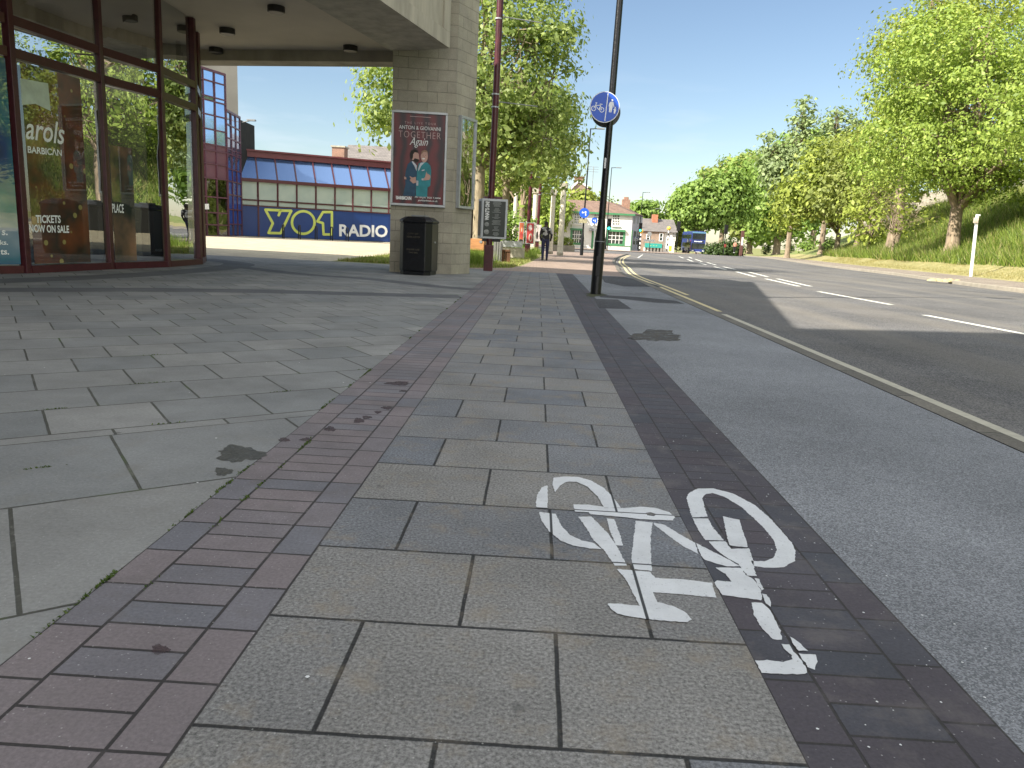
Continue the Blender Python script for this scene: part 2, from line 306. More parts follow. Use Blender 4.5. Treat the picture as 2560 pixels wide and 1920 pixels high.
def dup(root, loc, rotz=0, label=None, group=None, scale=None):
    def cp(o, par):
        c = o.copy(); COL.objects.link(c); c.parent = par
        for ch in o.children: cp(ch, c)
        return c
    r = cp(root, None); r.location = loc; r.rotation_euler = (0, 0, rotz)
    if scale: r.scale = scale
    if label: r['label'] = label
    if group: r['group'] = group
    return r
def textfit(body, BL, BR, TL, mat, parent, name='lettering', weight=0.0, lift=0.0, spacing=1.0, loc=None, italic=0.0):
    cu = bpy.data.curves.new('t', 'FONT'); cu.body = body; cu.size = 1; cu.offset = weight; cu.space_character = spacing; cu.shear = italic; cu.resolution_u = 3; cu.space_line = 0.85; cu.align_x = 'CENTER'
    ob = bpy.data.objects.new('t', cu); COL.objects.link(ob); bpy.context.view_layer.update()
    me = bpy.data.meshes.new_from_object(ob.evaluated_get(bpy.context.evaluated_depsgraph_get()))
    bpy.data.objects.remove(ob); bpy.data.curves.remove(cu)
    vs = [v.co.copy() for v in me.vertices]; fs = [tuple(p.vertices) for p in me.polygons]; bpy.data.meshes.remove(me)
    x0 = min(v.x for v in vs); x1 = max(v.x for v in vs); y0 = min(v.y for v in vs); y1 = max(v.y for v in vs)
    ex = (BR-BL); ey = (TL-BL); n = ex.cross(ey).normalized()
    mb = MB(); mb.add([BL+ex*((v.x-x0)/(x1-x0))+ey*((v.y-y0)/(y1-y0))+n*lift for v in vs], fs)
    return mb.build(name, mat, parent, loc)
def strip(name, xa, xb, ys, mat, off=0.0, nx=2, label=None, kind='structure'):
    mb = MB(); V = []
    for y in ys:
        a, b = xa(y), xb(y)
        for i in range(nx+1):
            x = a+(b-a)*i/nx; V.append((x, y, G(x, y)+off))
    n = nx+1
    mb.add(V, [(j*n+i, j*n+i+1, (j+1)*n+i+1, (j+1)*n+i) for j in range(len(ys)-1) for i in range(nx)])
    o = mb.build(name, mat); tag(o, kind=kind); return o
def spline(pts):
    xs = [p[0] for p in pts]; vs = [p[1] for p in pts]
    return lambda y: float(np.interp(y, xs, vs))
def smoothsp(pts, step=1.0, wdw=7):
    ys = np.arange(pts[0][0], pts[-1][0]+step, step); v = np.interp(ys, [p[0] for p in pts], [p[1] for p in pts])
    k = np.ones(wdw)/wdw; v2 = np.convolve(np.pad(v, wdw//2, mode='edge'), k, 'valid'); return lambda y: float(np.interp(y, ys, v2))
# ------------------------------------------------------------------ ground, paving, road
RD = -0.05
def ptsg(l, off=0.0): return [gg(x, y, off) for x, y in l]
kl = ptsg([(2560, 1104), (1882, 817), (1650, 722), (1592, 699.5), (1555, 674), (1536, 655)], 0)
KX = sum(p.x for p in kl[:3])/3
nk = smoothsp([(-80, KX), (16, KX), (22, KX+0.02)] + [(p.y, p.x) for p in ptsg([(1555, 673), (1536, 654), (1544, 643), (1568, 635)])] + [(110, 24), (170, 33), (260, 52)])
fkp = ptsg([(2560, 734.7), (2424, 716.5), (2251, 690), (2077, 669), (1947, 649.5)], RD)
fk = smoothsp([(-80, 14.2), (0, 15.0), (16, 15.7)] + [(p.y, p.x) for p in fkp] + [(fkp[-1].y+25, fkp[-1].x+4.5), (170, 46), (260, 66)], wdw=9)
m_plaza = brickmat("plaza_concrete_flags", (0.270, 0.270, 0.262), (0.198, 0.208, 0.212), (0.075, 0.075, 0.065), 0.45, 0.46, 0.0065, rot=R_(36.5), loc=(0.17, -0.33), speck=0.14, sscale=90, patch=(0.20, 0.20, 0.195), spka=0.2, moss=0.9, gum=0.5)
m_plazab = brickmat("large_plaza_flags", (0.270, 0.270, 0.262), (0.205, 0.215, 0.22), (0.07, 0.07, 0.06), 0.72, 0.745, 0.0065, rot=R_(36.5), loc=(0.10, 0.165), speck=0.16, sscale=90, patch=(0.22, 0.215, 0.20), spka=0.2, moss=0.9, gum=0.5)
m_path = brickmat("textured_path_flags", (0.235, 0.228, 0.216), (0.155, 0.167, 0.190), (0.03, 0.03, 0.03), 0.44, 0.395, 0.006, loc=(-0.11-0.0, -0.08), speck=0.6, sscale=120, patch=(0.27, 0.225, 0.165), spka=0.5, spk=(0.6, 0.6, 0.57), gum=0.45, smooth=0.5)
brk = dict(speck=0.2, sscale=120, spka=0.45, offset=0.0, spk=(0.6, 0.58, 0.58), patch=(0.15, 0.135, 0.135), gum=0.3)
BR1, BR2, BRM = (0.205, 0.178, 0.186), (0.148, 0.162, 0.190), (0.042, 0.038, 0.038)
m_bmid = brickmat("purple_brick_soldier_course", BR1, BR2, BRM, 0.224, 0.1003, 0.0045, loc=(0.224, 0.0), bias=-0.25, **brk)
m_bedl = brickmat("purple_brick_edge_course", BR1, BR2, BRM, 0.112, 0.2005, 0.0045, loc=(0.336, 0.02), bias=-0.25, **brk)
m_bedr = brickmat("purple_brick_inner_course", BR1, BR2, BRM, 0.112, 0.2005, 0.0045, loc=(0.0, 0.0), bias=-0.25, **brk)
DB1, DB2 = (0.082, 0.070, 0.082), (0.068, 0.072, 0.088)
m_dmid = brickmat("dark_brick_soldier_course", DB1, DB2, BRM, 0.2, 0.1003, 0.004, loc=(-1.31, 0.03), **brk)
m_ded1 = brickmat("dark_brick_edge_course", DB1, DB2, BRM, 0.11, 0.2005, 0.004, loc=(-1.20, 0.06), **brk)
m_ded2 = brickmat("dark_brick_outer_course", DB1, DB2, BRM, 0.11, 0.2005, 0.004, loc=(-1.51, -0.03), **brk)
m_apav = asphalt("pavement_asphalt", (0.205, 0.215, 0.235), (0.33, 0.345, 0.37), 0.28, 240)
m_road = asphalt("road_asphalt", (0.115, 0.115, 0.122), (0.225, 0.22, 0.218), 0.35, 120, tint=(0.24, 0.22, 0.19))
m_kerb = brickmat("kerb_stone", (0.17, 0.155, 0.13), (0.12, 0.11, 0.095), (0.04, 0.04, 0.035), 40, 0.915, 0.008, loc=(20, 0), offset=0, speck=0.35, sscale=60, gum=0.4)
m_tan = brickmat("tan_block_paving", (0.34, 0.255, 0.205), (0.28, 0.215, 0.18), (0.14, 0.11, 0.09), 0.2, 0.1, 0.006, speck=0.2, sscale=60, bump=0.3)
m_dpave = brickmat("dark_ring_paving", (0.125, 0.13, 0.14), (0.11, 0.115, 0.125), (0.10, 0.10, 0.10), 0.2, 0.1, 0.006, speck=0.15, bump=0.3)
m_lawn = M("dry_lawn", (0.27, 0.25, 0.09), 0.95, 0.3, 2.5, col2=(0.12, 0.15, 0.035), world=True, bump=0.6, bscale=30)
m_verge = M("dry_verge", (0.38, 0.33, 0.16), 0.95, 0.3, 1.6, col2=(0.20, 0.20, 0.07), world=True, bump=0.8, bscale=25)
m_bankg = M("bank_soil_grass", (0.24, 0.25, 0.08), 0.95, 0.3, 0.9, col2=(0.09, 0.14, 0.028), world=True, bump=0.8, bscale=12)
m_paint = M("worn_road_paint", (0.72, 0.72, 0.66), 0.7, 0.12, 20, world=True)
m_yell = M("faded_yellow_line", (0.60, 0.52, 0.30), 0.8, 0.15, 15, world=True)
c = lambda v: (lambda y: v)
near = [-8, -4, 0, 3, 6, 10, 14, 18.2]
# base terrain far out
mb = MB(); xs = [-1500, -400, -120, -60, -30, -12, -7, -2, 3, 10, 20, 40, 80, 160, 400, 1500]; ys = [-1500, -300, -80, -20, 5, 20, 50, 80, 105, 140, 180, 240, 400, 900, 2500]
mb.add([(x, y, G(min(x, 60), min(y, 260))-0.35) for y in ys for x in xs], [(j*16+i, j*16+i+1, (j+1)*16+i+1, (j+1)*16+i) for j in range(len(ys)-1) for i in range(15)])
tag(mb.build("ground", m_lawn), kind='structure')
strip("plaza_paving", c(-60), c(-0.336), near, m_plaza, nx=14)
mb = MB(); mb.flat([Vector(p) for p in ((-0.3365, -3, 0.0008), (-0.3365, 2.326, 0.0008), (-6, -1.86, 0.0008), (-6, -3, 0.0008))]); tag(mb.build("plaza_paving", m_plazab), kind='structure')
strip("brick_band", c(-0.336), c(-0.224), near, m_bedl); strip("brick_band", c(-0.224), c(0.0), near, m_bmid); strip("brick_band", c(0.0), c(0.112), near, m_bedr)
strip("slab_path", c(0.112), c(1.2), near, m_path)
strip("dark_brick_band", c(1.2), c(1.31), near, m_ded1); strip("dark_brick_band", c(1.31), c(1.51), near, m_dmid); strip("dark_brick_band", c(1.51), c(1.62), near, m_ded2)
strip("asphalt_pavement", c(1.62), lambda y: nk(y)-0.14, near, m_apav)
allk = list(np.arange(-60, 66, 2.0))
gl = ptsg([(1172, 672), (1290, 670), (1332, 653), (1362, 634)])
xl = spline([(18, -1.6), (gl[1].y, gl[1].x), (gl[2].y, gl[2].x), (gl[3].y, gl[3].x), (66, gl[3].x-2)])
strip("pavement", xl, lambda y: nk(y)-0.14, [18.2]+list(np.arange(20, 64, 2.0)), m_tan, nx=4)
strip("lawn", c(-4.6), xl, [18.2]+list(np.arange(20, 64, 2.0)), m_lawn, nx=4)
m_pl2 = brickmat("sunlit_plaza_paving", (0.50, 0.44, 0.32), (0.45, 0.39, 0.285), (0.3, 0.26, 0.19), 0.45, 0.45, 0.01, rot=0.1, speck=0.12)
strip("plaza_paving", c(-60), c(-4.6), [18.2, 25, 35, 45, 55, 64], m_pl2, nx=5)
# kerbs
def kerb(name, f, side, ys, top, bot, wd=0.14):
    mb = MB(); V = []; 
    for y in ys:
        x = f(y); z = G(x, y)
        V += [(x-side*wd, y, z+top+0.004), (x-side*0.015, y, z+top+0.004), (x, y, z+top-0.012), (x, y, z+bot)]
    mb.add(V, [(j*4+i, j*4+i+1, (j+1)*4+i+1, (j+1)*4+i) for j in range(len(ys)-1) for i in range(3)])
    return tag(mb.build(name, m_kerb2 if name == 'far_kerb' else m_kerb), kind='structure')
kerb("near_kerb", nk, 1, allk, 0.0, RD-0.02)
m_kerb2 = M("pale_far_kerb", (0.30, 0.27, 0.22), 0.9, 0.2, 4, world=True)
kerb("far_kerb", fk, -1, list(np.arange(-60, 200, 4.0)), 0.08, RD-0.02)
strip("road", nk, fk, list(np.arange(-60, 64, 2.0)), m_road, off=RD, nx=4)
strip("road", lambda y: -70, fk, list(np.arange(62, 92, 3.0)), m_road, off=RD-0.004, nx=12)
strip("road", lambda y: max(nk(y), 16+(y-90)*0.16), fk, list(np.arange(89, 230, 4.0)), m_road, off=RD, nx=4)
strip("far_pavement", lambda y: -70, lambda y: max(nk(y), 16+(y-90)*0.16), list(np.arange(89, 170, 4.0)), m_tan, off=0.0, nx=10)
# road markings
def mark(pts, mat=m_paint, off=RD+0.0035, name="road_marking"):
    mb = MB(); mb.flat([Vector((p.x, p.y, G(p.x, p.y)+off)) for p in pts]); return tag(mb.build(name, mat), kind='structure')
def dash(a, b, wd):
    A = gg(a[0], a[1], RD); B = gg(b[0], b[1], RD); n = Vector(((B-A).y, -(B-A).x, 0)).normalized()*wd/2; return mark([A-n, B-n, B+n, A+n])
D = [((2575, 838), (2312, 788)), ((2228, 762), (2046, 729)), ((1997.6, 716), (1914, 697)), ((2026.5, 716), (1943, 697)), ((1887.6, 692), (1841, 679.5)), ((1919, 692), (1871, 680)), ((1815, 674), (1786, 667)), ((1838, 673.5), (1808, 667)), ((1766, 662), (1748, 657)), ((1790, 662.5), (1768, 656.5)),
     ((1732, 653.5), (1718, 648.5)), ((1755, 654), (1738, 648)), ((1709, 645.5), (1698, 641.5)), ((1730, 646), (1722, 642.5))]
for a, b in D: dash(a, b, 0.13)
for k in range(-4, 1): # behind the camera the line goes on
    mb_y = 3.0-k*0; 
mark(ptsg([(1593, 644.5), (1606, 636.5), (1608, 636.7), (1596, 645)], RD), name="road_marking")
def linestrip(name, f, o0, o1, ys, mat):
    mb = MB(); V = []
    for y in ys:
        x = f(y)
        for o in (o0, o1): V.append((x+o, y, G(x, y)+RD+0.0035))
    mb.add(V, [(2*j, 2*j+1, 2*j+3, 2*j+2) for j in range(len(ys)-1)]); return tag(mb.build(name, mat), kind='structure')
linestrip("yellow_line", nk, 0.13, 0.21, list(np.arange(-20, 9.1, 1))+[9.4], M("faded_cream_line", (0.46, 0.44, 0.36), 0.8, 0.15, 15, world=True))
linestrip("yellow_line", nk, 0.17, 0.25, list(np.arange(9.8, 62, 1.2)), m_yell)
linestrip("yellow_line", nk, 0.34, 0.42, list(np.arange(13.0, 62, 1.2)), m_yell)
# far side: footway, verge, bank
PROF = [(0.12, 0.083), (2.3, 0.16), (3.6, 0.42), (5.4, 0.95), (7.0, 1.7), (9.5, 3.0), (12.5, 4.9), (15.0, 6.2), (17.5, 6.5)]
def bz(u): return float(np.interp(u, [p[0] for p in PROF], [p[1] for p in PROF]))
def bankp(y, u):
    x = fk(y)+u; return Vector((x, y, G(min(x, 40), y)+bz(u)*(1 if y < 90 else max(0.25, 1-(y-90)/80))))
def bstrip(name, us, mat, y0=-40, y1=190):
    ys = list(np.arange(y0, y1, 3.0)); mb = MB(); k = len(us)
    rr = random.Random(3)
    mb.add([bankp(y, u)+Vector((0, 0, (rr.random()-0.5)*0.12 if 3.4 < u < 16 else 0)) for y in ys for u in us], [(j*k+i, j*k+i+1, (j+1)*k+i+1, (j+1)*k+i) for j in range(len(ys)-1) for i in range(k-1)])
    return tag(mb.build(name, mat), kind='structure')
bstrip("far_footway", [0.12, 1.2, 2.3], asphalt("footway_asphalt", (0.24, 0.20, 0.17), (0.38, 0.33, 0.28), 0.3, 60))
bstrip("verge", [2.3, 3.0, 3.8, 4.6], m_verge)
bstrip("grass_bank", [4.6, 5.4, 6.2, 7, 8, 9.5, 11, 12.5, 14, 15, 17.5, 30, 60], m_bankg)
# the painted ring bands round the glass drum
def arcband(pts0, wd, name="dark_paving_ring", z=0.0008):
    P = [gz(*p) for p in pts0]; mb = MB(); V = []
    n = len(P)
    for i, p in enumerate(P):
        t = (P[min(i+1, n-1)]-P[max(i-1, 0)]).normalized(); q = Vector((t.y, -t.x, 0))*wd/2
        V += [(p.x-q.x, p.y-q.y, z), (p.x+q.x, p.y+q.y, z)]
    mb.add(V, [(2*j, 2*j+1, 2*j+3, 2*j+2) for j in range(n-1)]); tag(mb.build(name, m_dpave), kind='structure')
def crv(pts, k=8):
    out = []; P = [Vector((a, b, 0)) for a, b in pts]
    for i in range(len(P)-1):
        p0 = P[max(i-1, 0)]; p1 = P[i]; p2 = P[i+1]; p3 = P[min(i+2, len(P)-1)]
        for j in range(k):
            t = j/k; out.append(0.5*((2*p1)+(p2-p0)*t+(2*p0-5*p1+4*p2-p3)*t*t+(3*p1-p0-3*p2+p3)*t**3))
    out.append(P[-1]); return out
def z2(l, o, s): return [(o[0]+a/s, o[1]+b/s) for a, b in l]
A1 = crv(z2([(-300, 118), (0, 108), (400, 92), (700, 74), (900, 58), (1010, 44), (1030, 33), (960, 22), (870, 12)], (0, 640), 1.728))
arcband([(p.x, p.y) for p in A1], 0.62)
A2 = crv(z2([(-300, 140), (0, 146), (600, 146), (1100, 152), (1600, 165), (1990, 176)], (0, 640), 1.728))
arcband([(p.x, p.y) for p in A2], 0.55)
A3 = crv(z2([(1040, 48), (1300, 78), (1600, 100), (1850, 128), (2060, 146)], (0, 640), 1.728))
arcband([(p.x, p.y) for p in A3], 0.45, z=0.0014)
# patches and stains on the paving
m_stain = M("damp_stain", (0.085, 0.085, 0.075), 0.45, 0.15, 12, world=True)
m_stain2 = M("dark_drip_stain", (0.075, 0.05, 0.055), 0.6, 0.15, 12, world=True)
def soften(m, amt=0.75, sc_=25):
    nt = m.node_tree; b = nt.nodes["Principled BSDF"]; n = N(nt, "ShaderNodeTexNoise", Scale=sc_, Detail=5, Roughness=0.7); nt.links.new(N(nt, "ShaderNodeNewGeometry").outputs['Position'], n.inputs['Vector'])
    q = N(nt, "ShaderNodeMapRange"); q.inputs[1].default_value = 0.38; q.inputs[2].default_value = 0.55; q.inputs[3].default_value = amt-0.35; q.inputs[4].default_value = amt; nt.links.new(n.outputs[0], q.inputs[0]); nt.links.new(q.outputs[0], b.inputs['Alpha']); return m
soften(m_stain, 0.85); soften(m_stain2, 0.75)
m_patch = asphalt("asphalt_patch", (0.06, 0.062, 0.07), (0.13, 0.13, 0.14), 0.35, 120)
m_moss = leafmat("moss_green", (0.05, 0.10, 0.015), (0.12, 0.17, 0.04))
def blob(cx, cy, rx, ry, mat, name="stain", z=0.0016, seed=0, n=72):
    rr = random.Random(seed); P = []
    for k in range(n):
        th = 2*math.pi*k/n; q = 1+0.16*math.sin(3*th+seed)+0.09*math.sin(7*th+seed*2.3)+0.05*math.sin(15*th+seed*5)+0.07*(rr.random()-0.5); P.append(gz(cx+rx*q*math.cos(th), cy+ry*q*math.sin(th), 0))
    mb = MB(); mb.flat([Vector((p.x, p.y, z)) for p in P]); tag(mb.build(name, mat), kind='structure')
blob(600, 1136, 58, 20, m_stain, seed=1); blob(558, 1180, 22, 10, m_stain, seed=2)
for i, (x, y, a, b) in enumerate([(1245, 695, 30, 4), (1160, 700, 20, 3)]): pass
for i, (x, y, a, b) in enumerate([(765, 1100, 14, 5), (825, 1073, 14, 6), (897, 1052, 13, 6), (917, 1044, 12, 4), (945, 1031, 9, 3.5), (968, 1020, 14, 4), (995, 959, 30, 5), (1008, 978, 10, 2.5), (710, 1100, 14, 5), (400, 1625, 22, 12)]): blob(x, y, a, b, m_stain2, seed=i+5)
blob(1640, 840, 62, 14, soften(M("old_brown_patch", (0.09, 0.082, 0.07), 0.8, 0.2, 8, world=True), 0.75, 12), seed=31)
mark(ptsg([(1484, 747), (1545, 749), (1580, 773), (1498, 771)], 0), m_patch, 0.001, "asphalt_patch")
mark(ptsg([(1497, 737), (1600, 743), (1690, 752), (1712, 760), (1640, 757), (1560, 748), (1500, 743)], 0), m_patch, 0.001, "asphalt_patch")
mark(ptsg([(1500, 690), (1560, 692), (1640, 712), (1655, 718), (1560, 716), (1512, 706)], 0), m_patch, 0.001, "asphalt_patch")
# litter of white flecks and specks
mb = MB(); rr = random.Random(11)
for k in range(150):
    x = rr.uniform(-2.6, 3.0); y = rr.uniform(0.1, 9.0); s = rr.uniform(0.002, 0.006)
    if rr.random() < 0.5: x = rr.uniform(1.2, 1.9); y = rr.uniform(0.1, 2.5); s *= 0.7
    mb.flat([Vector((x+s*math.cos(t)*rr.uniform(.6, 1), y+s*math.sin(t)*rr.uniform(.6, 1), 0.005)) for t in (0, 1.3, 2.4, 3.6, 5)])
tag(mb.build("grit_flecks", m_whitetext), 'tiny white grit flecks scattered over the paving', 'grit', kind='stuff')
# moss in joints
mv = []; mf = []
rr = random.Random(8)
MJ = []
for k in range(26): y = 0.25+9*rr.random()**1.5; MJ.append((-0.336, y, 0, 1, 0.03+0.10*rr.random(), int(10+40*rr.random())))
for k in range(7): y = 0.3+3*rr.random(); MJ.append((-0.224, y, 0, 1, 0.03+0.06*rr.random(), int(6+22*rr.random())))
ca, sa = math.cos(R_(36.5)), math.sin(R_(36.5))
for k in range(20):
    v = 0.46*rr.randrange(1, 9)+0.33; u = rr.uniform(-1.6, 2.6); MJ.append((u*ca-v*sa, u*sa+v*ca, ca, sa, 0.05+0.10*rr.random(), int(8+30*rr.random())))
for (x0, y0, dx, dy, ln, n) in MJ:
    for k in range(n):
        t = rr.gauss(0, 0.5)*ln; px_ = x0+dx*t+rr.gauss(0, .003); py_ = y0+dy*t+rr.gauss(0, .003)
        if dx != 0 and px_ > -0.34: continue
        h = rr.uniform(0.003, 0.010); a = rr.uniform(0, 6.3); w_ = 0.0035; i = len(mv)
        mv += [(px_-w_*math.cos(a), py_-w_*math.sin(a), 0.001), (px_+w_*math.cos(a), py_+w_*math.sin(a), 0.001), (px_+rr.gauss(0, .005), py_+rr.gauss(0, .005), h)]; mf.append((i, i+1, i+2))
tag(npmesh("moss", mv, mf, [m_moss], (0, 0, 0), nv=3), 'green moss and tiny weeds in the paving joints', 'moss', kind='stuff')

# ------------------------------------------------------------------ the painted bicycle
def bk(l): return [gz(1250+a/2.458, 1150+b/2.458, 0) for a, b in l]
m_bikep, ntb, bb = newmat("white_thermoplastic"); bb.inputs['Roughness'].default_value = 0.6
gp = N(ntb, "ShaderNodeNewGeometry"); nn = N(ntb, "ShaderNodeTexNoise", Scale=110.0, Detail=5, Roughness=0.75); ntb.links.new(gp.outputs['Position'], nn.inputs['Vector'])
rb = N(ntb, "ShaderNodeValToRGB"); rb.color_ramp.elements[0].position = 0.32; rb.color_ramp.elements[1].position = 0.40; rb.color_ramp.elements[0].color = (0.3, 0.3, 0.31, 1); rb.color_ramp.elements[1].color = (0.72, 0.74, 0.76, 1)
ntb.links.new(nn.outputs[0], rb.inputs[0]); mpj = N(ntb, "ShaderNodeMapping"); mpj.inputs['Location'].default_value = (-0.11, -0.08, 0); ntb.links.new(gp.outputs['Position'], mpj.inputs[0])
brj = N(ntb, "ShaderNodeTexBrick"); brj.offset = 0.5
for k_, v_ in (('Scale', 1), ('Mortar Size', 0.005), ('Mortar Smooth', 0.4), ('Brick Width', 0.44), ('Row Height', 0.395)): brj.inputs[k_].default_value = v_
ntb.links.new(mpj.outputs[0], brj.inputs[0]); sxj = N(ntb, "ShaderNodeSeparateXYZ"); ntb.links.new(gp.outputs['Position'], sxj.inputs[0]); ltj = N(ntb, "ShaderNodeMath", operation='LESS_THAN'); ltj.inputs[1].default_value = 1.19; ntb.links.new(sxj.outputs[0], ltj.inputs[0])
mj = N(ntb, "ShaderNodeMath", operation='MULTIPLY'); ntb.links.new(brj.outputs['Fac'], mj.inputs[0]); ntb.links.new(ltj.outputs[0], mj.inputs[1])
n5 = N(ntb, "ShaderNodeTexNoise", Scale=7.0, Detail=6, Roughness=0.7); ntb.links.new(gp.outputs['Position'], n5.inputs['Vector']); r5_ = N(ntb, "ShaderNodeMapRange"); r5_.inputs[1].default_value = 0.4; r5_.inputs[2].default_value = 0.75; r5_.inputs[3].default_value = 0.0; r5_.inputs[4].default_value = 0.5; ntb.links.new(n5.outputs[0], r5_.inputs[0])
xw = N(ntb, "ShaderNodeMixRGB"); xw.inputs['Color2'].default_value = (0.42, 0.43, 0.44, 1); ntb.links.new(r5_.outputs[0], xw.inputs[0]); ntb.links.new(rb.outputs[0], xw.inputs[1])
xj = N(ntb, "ShaderNodeMixRGB"); xj.inputs['Color2'].default_value = (0.05, 0.05, 0.05, 1); ntb.links.new(mj.outputs[0], xj.inputs[0]); ntb.links.new(xw.outputs[0], xj.inputs[1]); ntb.links.new(xj.outputs[0], bb.inputs['Base Color'])
bp_ = N(ntb, "ShaderNodeBump", Strength=0.4, Distance=0.003); ntb.links.new(nn.outputs[0], bp_.inputs['Height']); ntb.links.new(bp_.outputs[0], bb.inputs['Normal'])
def rough_poly(P, amp=0.0016, step=0.008, seed=0):
    rr = random.Random(seed); out = []
    for i in range(len(P)):
        a = P[i]; b = P[(i+1) % len(P)]; n = max(1, int((b-a).length/step))
        for k in range(n): q = a.lerp(b, k/n); out.append(q+Vector((rr.uniform(-amp, amp), rr.uniform(-amp, amp), 0)))
    return out
BK = {
 'wheelR_up': [(1160, 290), (1145, 235), (1160, 205), (1215, 178), (1310, 176), (1430, 208), (1560, 275), (1650, 350), (1730, 438), (1792, 510), (1815, 560), (1812, 622), (1745, 662), (1640, 665), (1560, 655), (1545, 622), (1625, 625), (1680, 602), (1700, 555), (1683, 495), (1630, 430), (1560, 360), (1480, 290), (1380, 228), (1305, 205), (1262, 212), (1243, 235), (1255, 290), (1275, 350), (1180, 355)],
 'wheelR_low': [(1185, 362), (1278, 362), (1310, 420), (1345, 462), (1375, 498), (1262, 495), (1228, 450), (1205, 410)],
 'wheelR_bot': [(1282, 505), (1382, 503), (1420, 550), (1460, 595), (1480, 650), (1440, 632), (1370, 590), (1310, 540)],
 'fork': [(1370, 350), (1420, 362), (1470, 372), (1490, 440), (1510, 495), (1522, 542), (1410, 530), (1388, 450)],
 'fork2': [(1420, 548), (1530, 545), (1555, 622), (1568, 700), (1580, 716), (1522, 712), (1480, 665), (1440, 600)],
 'cross': [(1205, 515), (1300, 562), (1400, 612), (1470, 655), (1400, 658), (1330, 640), (1262, 618), (1235, 590)],
 'lowblock': [(1322, 665), (1478, 668), (1510, 710), (1560, 740), (1600, 800), (1612, 850), (1600, 866), (1540, 858), (1480, 850), (1365, 835), (1318, 760), (1330, 745), (1420, 752), (1385, 705)],
 'forkend': [(1565, 730), (1590, 735), (1622, 800), (1605, 808), (1580, 765)],
 'forkend2': [(1612, 825), (1640, 830), (1668, 880), (1665, 905), (1635, 885)],
 'stem': [(1545, 880), (1605, 880), (1640, 905), (1668, 940), (1690, 985), (1722, 1050), (1732, 1110), (1680, 1105), (1610, 1040), (1562, 960)],
 'bar': [(1728, 1135), (1775, 1140), (1805, 1185), (1850, 1235), (1888, 1300), (1875, 1322), (1720, 1320), (1605, 1312), (1568, 1238), (1640, 1235), (1740, 1247), (1795, 1230), (1790, 1205), (1745, 1165)],
 'barend': [(1782, 1092), (1835, 1125), (1890, 1178), (1835, 1180), (1805, 1140)],
 'barend2': [(1835, 1192), (1938, 1200), (1956, 1245), (1930, 1290), (1895, 1278), (1865, 1235)],
 'top': [(950, 728), (1100, 735), (1300, 758), (1332, 850), (1120, 830), (925, 815)],
 'seattube': [(720, 675), (925, 692), (955, 735), (930, 800), (970, 885), (860, 905), (822, 830), (772, 740)],
 'seat': [(660, 885), (740, 890), (860, 903), (970, 880), (1060, 903), (1140, 940), (1175, 985), (1150, 1002), (1050, 997), (960, 990), (820, 972), (720, 950), (675, 918)],
 'tube2': [(835, 376), (938, 386), (925, 480), (928, 600), (935, 685), (815, 672), (808, 600), (820, 480)],
 'tubeL': [(480, 352), (560, 350), (660, 450), (720, 535), (778, 652), (705, 652), (640, 560), (570, 490), (520, 405)],
 'short': [(655, 362), (702, 368), (740, 470), (755, 530), (712, 528), (672, 430)],
 'chain': [(450, 278), (540, 278), (640, 293), (640, 300), (720, 300), (790, 298), (870, 291), (960, 300), (1040, 325), (1075, 358), (1062, 376), (950, 373), (860, 368), (760, 355), (640, 346), (555, 338), (545, 325), (462, 322)],
 'downR': [(942, 388), (1010, 400), (1100, 455), (1200, 512), (1216, 578), (1130, 535), (1040, 470), (950, 402)],
 'wheelL_a': [(292, 158), (258, 170), (232, 210), (220, 255), (222, 298), (292, 302), (293, 220)],
 'wheelL_b': [(238, 322), (340, 335), (375, 405), (430, 465), (500, 498), (572, 512), (622, 552), (550, 548), (450, 530), (370, 498), (300, 440), (256, 380)],
 'wheelL_c': [(330, 112), (400, 105), (480, 108), (560, 130), (640, 178), (700, 240), (742, 298), (640, 298), (602, 232), (540, 170), (470, 138), (412, 138), (370, 160), (338, 202), (320, 150)],
}
hole = bk([(895, 330), (925, 326), (962, 338), (945, 350), (905, 344)])
mb = MB()
for i, (k, P) in enumerate(BK.items()):
    q = rough_poly(bk(P), seed=i); zz = 0.0014+0.0005*(i % 4)
    q = [Vector((p.x, p.y, zz)) for p in q]
    mb.flat(q, holes=[[Vector((p.x, p.y, zz)) for p in hole]] if k == 'chain' else ())
bo = mb.build("bicycle_marking", m_bikep); tag(bo, kind='structure')
# ================================================================== THE THEATRE (column, canopy, drum, hall)
th = thing("theatre_building", "buff concrete theatre front with square column, deep canopy and curved maroon framed glass", "building", (-2.0, 15.3, 0))
m_block = brickmat("buff_concrete_blocks", (0.36, 0.335, 0.265), (0.31, 0.29, 0.235), (0.20, 0.185, 0.15), 0.44, 0.215, 0.006, vert=True, speck=0.14, sscale=60, patch=(0.33, 0.30, 0.24), bump=0.8)
CA, CB, CC_, CD, CE = (-2.41, 14.83), (-1.13, 14.97), (-0.79, 15.68), (-0.88, 16.4), (-2.45, 16.3)
MB().prism([CA, CB, CC_, CD, CE], -0.02, 6.4).build("column", m_block, th)
